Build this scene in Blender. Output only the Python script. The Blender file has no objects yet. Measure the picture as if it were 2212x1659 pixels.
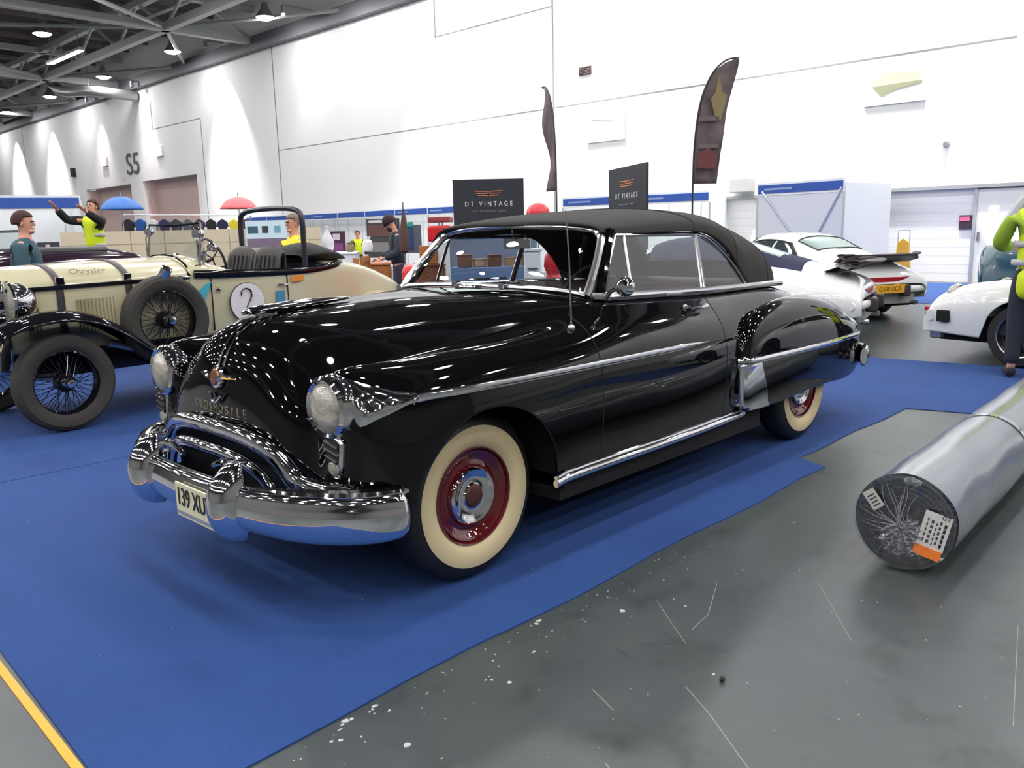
import bpy, bmesh, math, random
import numpy as np
from mathutils import Vector, Matrix
random.seed(7)
S = bpy.context.scene
COL = S.collection
PI = math.pi
R = math.radians

# ---------------------------------------------------------------- camera
def make_camera():
    yaw, pit, roll, f = 3.9106, 0.1825, -0.0238, 1805.6
    fw = Vector((math.cos(pit)*math.cos(yaw), math.cos(pit)*math.sin(yaw), -math.sin(pit)))
    r = fw.cross(Vector((0, 0, 1))).normalized(); u = r.cross(fw)
    c, s = math.cos(roll), math.sin(roll)
    r2 = c*r + s*u; u2 = -s*r + c*u
    m = Matrix((r2, u2, -fw)).transposed().to_4x4()
    m.translation = Vector((2.2669, 3.2498, 1.4459))
    cd = bpy.data.cameras.new('camera'); co = bpy.data.objects.new('camera', cd)
    COL.objects.link(co); co.matrix_world = m
    cd.sensor_fit = 'HORIZONTAL'; cd.sensor_width = 36; cd.lens = f/2212*36
    cd.clip_start = .05; cd.clip_end = 400
    S.camera = co
make_camera()
S.view_settings.view_transform = 'Standard'
S.view_settings.look = 'None'
S.view_settings.gamma = 1
S.view_settings.exposure = 0.58
S.view_settings.use_curve_mapping = False
try:
    S.cycles.caustics_reflective = False; S.cycles.caustics_refractive = False
    S.cycles.sample_clamp_indirect = 6.0
except Exception: pass
W = bpy.data.worlds.new('world'); S.world = W; W.use_nodes = True
W.node_tree.nodes['Background'].inputs[0].default_value = (.8, .85, 1, 1)
W.node_tree.nodes['Background'].inputs[1].default_value = .3
LAMP_E = 98.0          # radiance of the high-bay diffusers

# ---------------------------------------------------------------- materials
def sr(h):  # sRGB 0-255 tuple -> linear
    return tuple((v/255/12.92 if v/255 <= .04045 else ((v/255+.055)/1.055)**2.4) for v in h)
def mat(name, col, rough=.5, metal=0, **k):
    m = bpy.data.materials.new(name); m.use_nodes = True
    nt = m.node_tree; b = nt.nodes['Principled BSDF']
    b.inputs['Base Color'].default_value = (*col, 1)
    b.inputs['Roughness'].default_value = rough; b.inputs['Metallic'].default_value = metal
    for a, v in k.items():
        if a == 'noise':       # (scale, amount, colour2)
            n = nt.nodes.new('ShaderNodeTexNoise'); n.inputs['Scale'].default_value = v[0]; n.inputs['Detail'].default_value = 6
            tc = nt.nodes.new('ShaderNodeTexCoord'); nt.links.new(tc.outputs['Object'], n.inputs['Vector'])
            rp = nt.nodes.new('ShaderNodeValToRGB'); rp.color_ramp.elements[0].position = .5-v[1]; rp.color_ramp.elements[1].position = .5+v[1]
            rp.color_ramp.elements[0].color = (*col, 1); rp.color_ramp.elements[1].color = (*v[2], 1)
            nt.links.new(n.outputs['Fac'], rp.inputs['Fac']); nt.links.new(rp.outputs[0], b.inputs['Base Color'])
        elif a == 'bump':      # (scale, strength)
            n = nt.nodes.new('ShaderNodeTexNoise'); n.inputs['Scale'].default_value = v[0]; n.inputs['Detail'].default_value = 4
            tc = nt.nodes.new('ShaderNodeTexCoord'); nt.links.new(tc.outputs['Object'], n.inputs['Vector'])
            bp = nt.nodes.new('ShaderNodeBump'); bp.inputs['Strength'].default_value = v[1]; bp.inputs['Distance'].default_value = .02
            nt.links.new(n.outputs['Fac'], bp.inputs['Height']); nt.links.new(bp.outputs[0], b.inputs['Normal'])
        else: b.inputs[a].default_value = v
    return m
def emis(name, col, e):
    m = mat(name, col, .6); b = m.node_tree.nodes['Principled BSDF']
    b.inputs['Emission Color'].default_value = (*col, 1); b.inputs['Emission Strength'].default_value = e
    return m
def glass(name, tint=(.9, .95, .95), alpha=.16, rough=.0):
    # thin architectural glass: transparent with fresnel reflection
    m = bpy.data.materials.new(name); m.use_nodes = True; nt = m.node_tree
    nt.nodes.clear()
    o = nt.nodes.new('ShaderNodeOutputMaterial'); mx = nt.nodes.new('ShaderNodeMixShader')
    t = nt.nodes.new('ShaderNodeBsdfTransparent'); g = nt.nodes.new('ShaderNodeBsdfGlossy')
    t.inputs[0].default_value = (*tint, 1); g.inputs['Roughness'].default_value = rough
    fr = nt.nodes.new('ShaderNodeFresnel'); fr.inputs[0].default_value = 1.5
    ge = nt.nodes.new('ShaderNodeNewGeometry'); bf = nt.nodes.new('ShaderNodeMath'); bf.operation = 'MULTIPLY_ADD'; bf.inputs[1].default_value = -.8333; bf.inputs[2].default_value = 1.5
    nt.links.new(ge.outputs['Backfacing'], bf.inputs[0]); nt.links.new(bf.outputs[0], fr.inputs[0])
    ad = nt.nodes.new('ShaderNodeMath'); ad.operation = 'MULTIPLY_ADD'; ad.inputs[1].default_value = 1.6; ad.inputs[2].default_value = alpha*.2
    nt.links.new(fr.outputs[0], ad.inputs[0]); nt.links.new(ad.outputs[0], mx.inputs[0])
    nt.links.new(t.outputs[0], mx.inputs[1]); nt.links.new(g.outputs[0], mx.inputs[2]); nt.links.new(mx.outputs[0], o.inputs[0])
    return m
M = {}
M['black_paint'] = mat('black_paint', (.0025, .0025, .003), .03, 0, **{'IOR': 1.5})
M['chrome'] = mat('chrome', (.82, .82, .84), .045, 1)
M['chrome_soft'] = mat('chrome_soft', (.7, .7, .72), .16, 1)
M['steel'] = mat('steel', (.45, .46, .48), .3, 1)
M['rubber'] = mat('rubber', (.012, .012, .012), .55)
M['whitewall'] = mat('whitewall', sr((206, 190, 148)), .5)
M['maroon'] = mat('maroon', (.10, .006, .010), .06, 0, **{'Coat Weight': 1.0, 'Coat Roughness': .03})
M['void'] = mat('void', (.004, .004, .004), .9)
M['fabric_top'] = mat('fabric_top', (.022, .021, .019), .95, 0, bump=(220, .25), noise=(9, .3, (.03, .029, .026)))
M['glass'] = glass('glass')
M['dark_interior'] = mat('dark_interior', (.012, .010, .010), .5)
M['leather_red'] = mat('leather_red', (.10, .03, .02), .4)
M['lens'] = mat('lens', (.30, .30, .25), .12, 0, **{'Transmission Weight': .2, 'Coat Weight': 1.0}, bump=(38, .45), noise=(16, .22, (.62, .60, .50)))
M['white'] = mat('white', (.8, .8, .8), .5)
M['black'] = mat('black', (.01, .01, .01), .5)

# ---------------------------------------------------------------- mesh helpers
def tag(o, label=None, cat=None, group=None, kind=None):
    if label: o['label'] = label
    if cat: o['category'] = cat
    if group: o['group'] = group
    if kind: o['kind'] = kind
    return o
def thing(name, label, cat, loc=(0, 0, 0), rz=0, group=None):
    o = bpy.data.objects.new(name, None); COL.objects.link(o)
    o.empty_display_size = .1
    o.location = loc; o.rotation_euler = (0, 0, rz)
    return tag(o, label, cat, group)
class MB:
    """collects shapes, links them as one mesh object"""
    def __init__(s): s.v = []; s.f = []; s.m = []; s.cur = 0
    def add(s, vs, fs, mi=None):
        n = len(s.v); s.v += [tuple(map(float, v)) for v in vs]
        s.f += [tuple(n+i for i in f) for f in fs]; s.m += [s.cur if mi is None else mi]*len(fs)
        return s
    def box(s, a, b, mi=None):
        x0, y0, z0 = a; x1, y1, z1 = b
        v = [(x0, y0, z0), (x1, y0, z0), (x1, y1, z0), (x0, y1, z0), (x0, y0, z1), (x1, y0, z1), (x1, y1, z1), (x0, y1, z1)]
        return s.add(v, [(0, 3, 2, 1), (4, 5, 6, 7), (0, 1, 5, 4), (1, 2, 6, 5), (2, 3, 7, 6), (3, 0, 4, 7)], mi)
    def grid(s, P, mi=None, close_u=False, close_v=False, flip=False):
        P = np.asarray(P); nu, nv = P.shape[:2]; fs = []
        for i in range(nu if close_u else nu-1):
            for j in range(nv if close_v else nv-1):
                a, b = i, (i+1) % nu; c, d = j, (j+1) % nv
                q = (a*nv+c, b*nv+c, b*nv+d, a*nv+d)
                fs.append(q[::-1] if flip else q)
        return s.add(P.reshape(-1, 3), fs, mi)
    def tube(s, path, r, n=10, closed=False, cap=True, mi=None, flat=None):
        """round bar along a path; r number or list; flat=(a,b) elliptical scaling with up=z"""
        P = [Vector(p) for p in path]; N = len(P); rings = []
        up = Vector((0, 0, 1)); prev = None
        for i, p in enumerate(P):
            if closed: t = (P[(i+1) % N]-P[i-1])
            else: t = (P[min(i+1, N-1)]-P[max(i-1, 0)])
            t.normalize()
            if flat:
                a = t.cross(up)
                if a.length < 1e-4: a = t.cross(Vector((1, 0, 0)))
                a.normalize()
            elif prev is None:
                a = t.orthogonal().normalized()
            else:
                a = (prev - t*prev.dot(t)).normalized()
            prev = a; b = t.cross(a)
            rr = r[i] if hasattr(r, '__len__') else r
            fa, fb = flat if flat else (1, 1)
            rings.append([tuple(p + a*(math.cos(2*PI*k/n)*rr*fa) + b*(math.sin(2*PI*k/n)*rr*fb)) for k in range(n)])
        s.grid(rings, mi, close_u=closed, close_v=True)
        if cap and not closed:
            m = len(s.v) - N*n
            s.f.append(tuple(m+k for k in range(n))[::-1]); s.f.append(tuple(m+(N-1)*n+k for k in range(n)))
            s.m += [s.cur if mi is None else mi]*2
        return s
    def lathe(s, prof, c=(0, 0, 0), axis=(0, 0, 1), n=32, mi=None, ang=2*PI):
        """prof: list of (radius, height along axis)"""
        ax = Vector(axis).normalized(); a = ax.orthogonal().normalized(); b = ax.cross(a); c = Vector(c)
        full = abs(ang-2*PI) < 1e-6; m = n if full else n+1
        P = [[tuple(c+ax*h+(a*math.cos(ang*k/n)+b*math.sin(ang*k/n))*r) for k in range(m)] for r, h in prof]
        return s.grid(P, mi, close_v=full, flip=True)
    def prism(s, outline, d, o=(0, 0, 0), ux=(1, 0, 0), uy=(0, 0, 1), mi=None):
        """outline 2D polygon in plane (ux,uy) at o, extruded by vector d"""
        o = Vector(o); ux = Vector(ux); uy = Vector(uy); d = Vector(d); n = len(outline)
        a = [o+ux*x+uy*y for x, y in outline]; b = [p+d for p in a]
        fs = [tuple(range(n)), tuple(range(2*n-1, n-1, -1))] + [(i, i+n, (i+1) % n+n, (i+1) % n) for i in range(n)]
        return s.add([tuple(p) for p in a+b], fs, mi)
    def ball(s, c, r, n=16, mi=None):
        rx, ry, rz = r if hasattr(r, '__len__') else (r, r, r)
        P = [[(c[0]+rx*math.sin(PI*i/n)*math.cos(2*PI*j/(2*n)), c[1]+ry*math.sin(PI*i/n)*math.sin(2*PI*j/(2*n)), c[2]+rz*math.cos(PI*i/n)) for j in range(2*n)] for i in range(n+1)]
        return s.grid(P, mi, close_v=True)
    def obj(s, name, mats, parent=None, smooth=True, bevel=0, label=None, weld=True, angle=35, solid=0, off=-1):
        me = bpy.data.meshes.new(name); me.from_pydata(s.v, [], s.f)
        if not isinstance(mats, (list, tuple)): mats = [mats]
        for m in mats: me.materials.append(M[m] if isinstance(m, str) else m)
        me.polygons.foreach_set('material_index', s.m)
        bm = bmesh.new(); bm.from_mesh(me)
        lone = [v for v in bm.verts if not v.link_faces]
        if lone and len(bm.faces): bmesh.ops.delete(bm, geom=lone, context='VERTS')
        if weld: bmesh.ops.remove_doubles(bm, verts=bm.verts, dist=1e-5)
        bmesh.ops.dissolve_degenerate(bm, dist=1e-6, edges=bm.edges)
        bmesh.ops.recalc_face_normals(bm, faces=bm.faces)
        if smooth:
            for f in bm.faces: f.smooth = True
            for e in bm.edges:
                if len(e.link_faces) == 2 and e.calc_face_angle(0) > R(angle): e.smooth = False
        bm.to_mesh(me); bm.free()
        o = bpy.data.objects.new(name, me); COL.objects.link(o)
        if parent is not None: o.parent = parent
        if bevel:
            b = o.modifiers.new('bevel', 'BEVEL'); b.width = bevel; b.segments = 2; b.limit_method = 'ANGLE'; b.angle_limit = R(40)
        if solid:
            b = o.modifiers.new('solid', 'SOLIDIFY'); b.thickness = solid; b.offset = off
        if label: o['label'] = label
        return o
def text(body, size, name, m, parent, loc, ux, up, depth=.003, align='CENTER', sx=1.0, spacing=1.0):
    """lettering as a mesh; ux = reading direction, up = letter up"""
    cu = bpy.data.curves.new(name, 'FONT'); cu.body = body; cu.size = size; cu.extrude = depth/2
    cu.align_x = align; cu.align_y = 'CENTER'; cu.space_character = spacing
    t = bpy.data.objects.new('tmp', cu); COL.objects.link(t)
    dg = bpy.context.evaluated_depsgraph_get()
    me = bpy.data.meshes.new_from_object(t.evaluated_get(dg)); bpy.data.objects.remove(t)
    me.name = name; me.materials.clear(); me.materials.append(M[m] if isinstance(m, str) else m)
    ux = Vector(ux).normalized(); up = Vector(up).normalized(); nz = ux.cross(up).normalized(); up = nz.cross(ux)
    mm = Matrix((ux*sx, up, nz)).transposed().to_4x4(); mm.translation = Vector(loc)
    me.transform(mm)
    o = bpy.data.objects.new(name, me); COL.objects.link(o)
    if parent is not None: o.parent = parent
    return o
def copy_tree(o, parent=None, loc=None, rz=None, label=None):
    c = o.copy(); COL.objects.link(c)
    if parent is not None: c.parent = parent
    if loc is not None: c.location = loc
    if rz is not None: c.rotation_euler = (0, 0, rz)
    if label: c['label'] = label
    for ch in list(o.children): copy_tree(ch, c)
    return c
def bspl(n_ctrl, m):
    """uniform cubic B-spline basis, clamped by end reflection; returns (m, n_ctrl)"""
    B = np.zeros((m, n_ctrl))
    for k in range(m):
        t = k/(m-1)*(n_ctrl-1); i = min(int(t), n_ctrl-2); u = t-i
        w = [(1-u)**3/6, (3*u**3-6*u*u+4)/6, (-3*u**3+3*u*u+3*u+1)/6, u**3/6]
        for q, wt in zip((i-1, i, i+1, i+2), w):
            if q < 0: B[k, 0] += 2*wt; B[k, 1] -= wt
            elif q > n_ctrl-1: B[k, -1] += 2*wt; B[k, -2] -= wt
            else: B[k, q] += wt
    return B
def surf(C, mu, mv, sym=False, fit=1):
    """C control rows [nu][nv][3] -> dense smooth grid near-interpolating C. sym: row v=0 lies on y=0 mirror plane"""
    C = np.array(C, float); nu, nv = C.shape[:2]
    def ev(A, m1, m2):
        Bu = bspl(nu, m1)
        if sym:
            mir = A[:, 1:][:, ::-1]*np.array([1, -1, 1]); F = np.concatenate([mir, A], 1); n = F.shape[1]
            Bv = bspl(n, 2*m2-1)[m2-1:]
        else: F = A; Bv = bspl(nv, m2)
        return np.einsum('ui,ijk,vj->uvk', Bu, F, Bv)
    A = C.copy()
    for _ in range(fit): A = A + (C - ev(A, nu, nv))
    return ev(A, mu, mv)
def curve(P, m, closed=False):
    """smooth curve through points (Catmull-Rom)"""
    P = np.array(P, float); n = len(P); out = []
    segs = n if closed else n-1
    for k in range(m):
        t = k/(m if closed else m-1)*segs; i = min(int(t), segs-1); u = t-i
        g = lambda q: P[q % n] if closed else (P[q] if 0 <= q < n else (2*P[0]-P[1] if q < 0 else 2*P[-1]-P[-2]))
        a, b, c, d = g(i-1), g(i), g(i+1), g(i+2)
        out.append(tuple(.5*((2*b)+(c-a)*u+(2*a-5*b+4*c-d)*u*u+(3*b-a-3*c+d)*u**3)))
    return out
def lerp(x, xs, ys): return float(np.interp(x, xs, ys))
def mirY(P): return [(x, -y, z) for x, y, z in P]
# ================================================================ hall
WX = -19.0
def wmat(name, col, rough=.6):
    return mat(name, col, rough, 0, noise=(.35, .25, tuple(c*.97 for c in col)))
M['wall_white'] = wmat('wall_white', (.77, .78, .775))
M['wall_far'] = wmat('wall_far', (.16, .155, .145))
M['joint'] = mat('joint', (.22, .22, .23), .7)
M['door_beige'] = mat('door_beige', sr((200, 175, 170)), .6)
M['concrete'] = None
def floor_mat():
    m = mat('floor_concrete', (.09, .1, .1), .34); nt = m.node_tree; b = nt.nodes['Principled BSDF']
    tc = nt.nodes.new('ShaderNodeTexCoord')
    def noise(sc, det, lo, hi, c0, c1):
        n = nt.nodes.new('ShaderNodeTexNoise'); n.inputs['Scale'].default_value = sc; n.inputs['Detail'].default_value = det
        n.inputs['Roughness'].default_value = .65
        nt.links.new(tc.outputs['Object'], n.inputs['Vector'])
        rp = nt.nodes.new('ShaderNodeValToRGB'); e = rp.color_ramp.elements
        e[0].position = lo; e[1].position = hi; e[0].color = (*c0, 1); e[1].color = (*c1, 1)
        nt.links.new(n.outputs['Fac'], rp.inputs[0]); return rp
    a = noise(.6, 8, .35, .68, (.038, .049, .050), (.068, .080, .079))
    s = noise(3.1, 5, .30, .46, (.55, .55, .55), (1, 1, 1))           # dark scuffs
    p = noise(9, 3, .735, .75, (0, 0, 0), (1, 1, 1))                   # pale flecks
    fine = noise(120, 2, .3, .7, (.93, .93, .93), (1.06, 1.06, 1.06))
    def mul(x, y):
        k = nt.nodes.new('ShaderNodeMixRGB'); k.blend_type = 'MULTIPLY'; k.inputs[0].default_value = 1
        nt.links.new(x, k.inputs[1]); nt.links.new(y, k.inputs[2]); return k.outputs[0]
    o = mul(mul(a.outputs[0], s.outputs[0]), fine.outputs[0])
    k = nt.nodes.new('ShaderNodeMixRGB'); k.inputs[2].default_value = (.45, .46, .45, 1)
    nt.links.new(p.outputs[0], k.inputs[0]); nt.links.new(o, k.inputs[1])
    nt.links.new(k.outputs[0], b.inputs['Base Color'])
    return m
def carpet_mat(name, c0, c1):
    m = mat(name, c0, .95); nt = m.node_tree; b = nt.nodes['Principled BSDF']
    tc = nt.nodes.new('ShaderNodeTexCoord')
    n = nt.nodes.new('ShaderNodeTexNoise'); n.inputs['Scale'].default_value = 170; n.inputs['Detail'].default_value = 3
    n2 = nt.nodes.new('ShaderNodeTexNoise'); n2.inputs['Scale'].default_value = 1.2; n2.inputs['Detail'].default_value = 5
    nt.links.new(tc.outputs['Object'], n.inputs['Vector']); nt.links.new(tc.outputs['Object'], n2.inputs['Vector'])
    ad = nt.nodes.new('ShaderNodeMath'); ad.operation = 'ADD'
    nt.links.new(n.outputs[0], ad.inputs[0]); nt.links.new(n2.outputs[0], ad.inputs[1])
    rp = nt.nodes.new('ShaderNodeValToRGB'); e = rp.color_ramp.elements
    e[0].position = .75; e[1].position = 1.2; e[0].color = (*c0, 1); e[1].color = (*c1, 1)
    nt.links.new(ad.outputs[0], rp.inputs[0]); nt.links.new(rp.outputs[0], b.inputs['Base Color'])
    bp = nt.nodes.new('ShaderNodeBump'); bp.inputs['Strength'].default_value = .35; bp.inputs['Distance'].default_value = .004
    nt.links.new(n.outputs[0], bp.inputs['Height']); nt.links.new(bp.outputs[0], b.inputs['Normal'])
    return m
M['floor'] = floor_mat()
M['carpet'] = carpet_mat('carpet_blue', (.0068, .036, .155), (.011, .052, .197))
M['roof_dark'] = mat('roof_dark', (.06, .06, .064), .8, 0, noise=(.8, .3, (.085, .07, .07)))
M['truss'] = mat('truss', (.38, .39, .39), .5)
M['duct'] = mat('duct', (.4, .4, .4), .4, .6)
st = lambda name, mb, m, **k: tag(mb.obj(name, m, **k), kind='structure')
st('floor', MB().box((-19.2, -85, -.2), (30, 24, 0)), 'floor', smooth=False)
st('ceiling', MB().box((-19.2, -85, 12.2), (30, 24, 12.4)), 'roof_dark', smooth=False)

# wall with its loading-door recess and the low service opening at the right
b = MB()
segs = [(-85, -55.7, 0), (-55.7, -48.6, 4.65), (-48.6, -46.9, 0), (-46.9, -40.1, 4.72), (-40.1, -8.9, 0), (-8.9, -.2, 2.2), (-.2, 24, 2.2)]
for y0, y1, z0 in segs: b.box((WX-.2, y0, z0), (WX, y1, 12.2))
wall = st('wall_back', b, 'wall_white', smooth=False)
wall['label'] = 'tall white panelled hall wall with wash light pools'
b = MB(); b.box((WX-.9, -56, 0), (WX-.7, -40, 4.8)); b.box((WX-.7, -55.7, 0), (WX-.2, -55.4, 4.6)); b.box((WX-.7, -47, 0), (WX-.2, -46.6, 4.7))
st('door_1', b, 'door_beige', smooth=False)
b = MB(); b.box((WX-.2, -9.2, 0), (WX-.1, 24, 2.4))
o = st('wall_recess', b, mat('block_white', (.84, .84, .86), .7), smooth=False)
b = MB()
for k in range(1, 11): b.box((WX-.1, -9, .2*k), (WX-.0992, 24, .2*k+.012))
b.obj('mortar_line', mat('mortar', (.72, .72, .72), .8), o, smooth=False)
b = MB()
b.box((WX, -8.9, 2.13), (WX+.05, 24, 2.21))
st('trim_1', b, mat('grey_trim', (.35, .36, .37), .5), smooth=False)
b = MB()
for y in (-15.2, -31.9, -67.0, -49.5): b.box((WX, y, 4.9 if y == -49.5 else (6.5 if y == -67 else 0)), (WX+.006, y+.065, 10.2 if y != -49.5 else 5.0))
b.box((WX, -31.9, 5.25), (WX+.003, -2, 5.29))
b.box((WX, -20.8, 8.33), (WX+.006, -15.2, 8.37)); b.box((WX, -20.8, 8.33), (WX+.006, -20.74, 10.4))
b.box((WX, -44.9, 7.42), (WX+.006, -39.2, 7.47)); b.box((WX, -44.9, 7.4), (WX+.006, -44.83, 9)); b.box((WX, -39.2, 0), (WX+.006, -39.13, 7.45))
o = b.obj('panel_joint', 'joint', wall, smooth=False)
st('wall_end', MB().box((-19.2, -85.2, 0), (30, -85, 12.2)), 'wall_far', smooth=False)
st('wall_side', MB().box((-19.2, 24, 0), (30, 24.2, 12.2)), 'wall_far', smooth=False)
st('wall_front', MB().box((30, -85, 0), (30.2, 24, 12.2)), 'wall_far', smooth=False)

# steel roof beams: each a chord pair with lacing
def beam(name, label, p, q, top=11.6, bot=10.2, w=.16, lace=True):
    b = MB(); p = Vector((*p, 0)); q = Vector((*q, 0)); d = (q-p); L = d.length; d.normalize(); n = Vector((-d.y, d.x, 0))*w
    for z, h in ((bot, .16), (top, .14)):
        v = [p-n, q-n, q+n, p+n]
        b.add([(a.x, a.y, z-h) for a in v]+[(a.x, a.y, z+h) for a in v], [(0, 3, 2, 1), (4, 5, 6, 7), (0, 1, 5, 4), (1, 2, 6, 5), (2, 3, 7, 6), (3, 0, 4, 7)])
    if lace:
        k = max(2, int(L/2.6)); k += k % 2
        for i in range(k):
            a = p+d*(L*i/k); c = p+d*(L*(i+1)/k)
            za, zc = (bot, top) if i % 2 == 0 else (top, bot)
            b.tube([(a.x, a.y, za), (c.x, c.y, zc)], .07, 6)
    o = b.obj(name, 'truss'); tag(o, kind='structure'); o['label'] = label
    return o
n = 1
for x in (-14.8, -4.8, 5.2, 15.2, 25.2):
    beam('trim_%d' % (n+1), 'steel roof truss running along the hall', (x, -84.9), (x, 23.9)); n += 1
for y in (-78.2, -63.2, -48.2, -33.2, -18.2, -3.2, 11.8):
    beam('trim_%d' % (n+1), 'steel roof truss crossing the hall', (WX, y), (29.9, y)); n += 1
for y in (-78.2, -63.2, -48.2, -33.2):
    b = MB(); b.tube([(-14.8, y, 10.2), (-18.95, y-7, 10.2)], .09, 6); b.tube([(-14.8, y, 10.2), (-18.95, y+7.5, 10.2)], .09, 6)
    b.tube([(-14.8, y, 10.2), (-4.8, y-7, 10.2)], .09, 6); b.tube([(-14.8, y, 10.2), (-4.8, y+7, 10.2)], .09, 6)
    tag(b.obj('trim_%d' % (n+1), 'truss'), kind='structure'); n += 1
b = MB(); b.box((WX, -84, 9.75), (WX+.35, 23, 10.35))
tag(b.obj('trim_%d' % (n+1), mat('eaves', (.17, .17, .19), .6), smooth=False), kind='structure'); n += 1
# secondary purlins
b = MB()
for y in np.arange(-82, 22, 2.5): b.box((WX, y-.05, 11.85), (29.9, y+.05, 12.1))
tag(b.obj('trim_%d' % (n+1), mat('purlin', (.15, .12, .12), .7), smooth=False), kind='structure'); n += 1

# high-bay lamps
M['lamp_white'] = emis('lamp_glow', (1, .97, .98), LAMP_E)
M['lamp_body'] = mat('lamp_body', (.5, .5, .52), .35, .8)
def make_lamp(label):
    t = thing('high_bay_lamp', label, 'lamp')
    MB().lathe([(.05, .6), (.14, .55), (.18, .35), (.34, .1), (.39, 0), (.38, 0), (.33, .08)], n=20).obj('lamp_shade', 'lamp_body', t)
    MB().lathe([(.345, .03), (.31, -.03), (.2, -.08), (0, -.10)], n=20).obj('diffuser', 'lamp_white', t)
    MB().tube([(0, 0, .5), (0, 0, 2.1)], .012, 6).obj('hanging_rod', 'steel', t)
    t['group'] = 'high-bay lamps under the hall roof'
    return t
named = {(-17, -28.85): 'bright round roof lamp nearest the top of the white wall', (-17, -37.35): 'round roof lamp just past the truss node beside the wall',
 (-17, -45.85): 'round roof lamp third along the wall from the nearest one', (-17, -54.35): 'round roof lamp fourth along the wall from the nearest one',
 (-17, -62.85): 'farthest small round roof lamp beside the wall', (-11.3, -37.35): 'round roof lamp left of the long truss at the top left'}
base_lamp = None
for ix in range(8):
    x = -17+5.7*ix
    ys = [-28.85-8.5*k for k in range(6)] + [-24.6+4.25*k for k in range(11)]
    for y in ys:
        key = (round(x, 2), round(y, 2)); lb = 'not set'
        for kk, vv in named.items():
            if abs(kk[0]-x) < .05 and abs(kk[1]-y) < .05: lb = vv
        if lb == 'not set': lb = 'round white high-bay lamp hanging in a row away from the wall' if ix else 'round white high-bay lamp of the row along the wall, out of view'
        if base_lamp is None: base_lamp = make_lamp(lb); o = base_lamp
        else: o = copy_tree(base_lamp, label=lb)
        o.location = (x, y, 10.15)

# long luminaire and duct run near the wall
t = thing('linear_light', 'long bright linear light fixed under the ceiling at the top left', 'lamp', (-13.4, -41, 10.0))
MB().box((-.15, -2.2, 0), (.15, 2.2, .12)).obj('housing', 'lamp_body', t, smooth=False)
MB().box((-.12, -2.1, -.02), (.12, 2.1, 0)).obj('diffuser', emis('tube_glow', (1, .98, .95), 20), t, smooth=False)
MB().tube([(0, -1.8, .1), (0, -1.8, 2.2)], .015, 6).tube([(0, 1.8, .1), (0, 1.8, 2.2)], .015, 6).obj('hanging_rod', 'steel', t)
t = thing('ventilation_duct', 'grey round duct elbow under the roof beside the S5 wall', 'duct', (-17.5, -47, 9.6))
MB().tube(curve([(1.6, -4.0, .9), (1.5, -2, .1), (.8, .3, -.1), (-1.4, .6, -.2)], 20), .28, 12).obj('duct_pipe', 'duct', t)
MB().tube([(.9, 0, .1), (.9, 0, 2.6)], .02, 6).obj('hanging_rod', 'steel', t)
# wall washer spots with real housings
def washer(y, z=10.3, d=.62, half=17, e=2600, label='', x=WX):
    t = thing('wall_washer', label, 'lamp', (x+d, y, z), 0, 'wall washer spotlights')
    MB().lathe([(0, .3), (.09, .3), (.1, 0), (.085, 0), (.085, .05), (0, .05)], n=14).obj('lamp_housing', 'lamp_body', t)
    MB().box((-d, -.03, .3), (.0, .03, .36)).obj('bracket', 'steel', t, smooth=False)
    ld = bpy.data.lights.new('washer_light', 'SPOT'); ld.energy = e; ld.spot_size = R(half*2); ld.spot_blend = 1.0; ld.shadow_soft_size = .08
    ld.color = (1, .985, .96) if not -55 < y < -44 else (1, .80, .86)
    lo = bpy.data.objects.new('lamp_light', ld); COL.objects.link(lo); lo.parent = t; lo.location = (0, 0, .02)
for i, (y, z, lb) in enumerate([(-7.0, 10.3, 'wall washer above the picture on the right, out of view'), (-13.6, 10.3, 'wall washer above the vent grille, out of view'), (-19.6, 10.3, 'wall washer above the dark boards, out of view'),
    (-28.3, 10.3, 'small wall washer making the broad light pool right of the corner joint'), (-36.2, 10.3, 'small wall washer making the narrow light pool left of the wall joint'),
    (-60.7, 10.2, 'small wall washer over the pool left of the black wall speaker'), (-68.5, 10.2, 'small wall washer over the farthest light pool on the left')]):
    near = i < 4
    washer(y, z, 1.5 if near else .9, 40 if near else 32, 5200 if near else 10500, lb)
washer(-52.1, 9.7, .7, 30, 1500, 'wall washer lighting a small pool above the left lit sign')
washer(-45.4, 9.7, .7, 30, 1500, 'wall washer lighting a small pool above the S5 lettering')
washer(-3.0, 10.3, 1.4, 34, 5000, 'wall washer above the right wall end, out of view')

# carpets
def carpet(name, poly, label, z=.006, m='carpet'):
    b = MB(); b.prism(poly, (0, 0, z), ux=(1, 0, 0), uy=(0, 1, 0))
    o = b.obj(name, m, smooth=False); tag(o, label, 'carpet'); return o
# runs of slightly wavy edge
def wavy(p, q, n=14, a=.012):
    return [(p[0]+(q[0]-p[0])*i/n+a*math.sin(i*1.9+p[0]), p[1]+(q[1]-p[1])*i/n+a*math.sin(i*1.3)) for i in range(n)]
main = wavy((1.60, 1.25), (-2.50, 1.23)) + [(-2.50, 1.23), (-2.60, 1.02)] + wavy((-2.62, 1.02), (-4.42, 1.03), 8) + [(-4.44, 1.03)] + wavy((-4.50, 1.2), (-5.6, 7.0), 6) + [(-7.6, 7.0), (-6.75, -.6), (-6.4, -2.4), (1.56, -2.4), (1.555, -.13)]
carpet('carpet', main, 'large blue carpet under the black convertible')
carpet('carpet', [(1.60, -8.8), (1.56, -2.41), (-6.4, -2.41), (-6.6, -5.6), (-6.6, -8.8)], 'blue carpet under the cream vintage racer')
carpet('carpet', [(-13.3, -6), (-13.4, 8), (-18.6, 8), (-18.6, -6)], 'strip of blue carpet by the white wall behind the white coupes')
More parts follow.
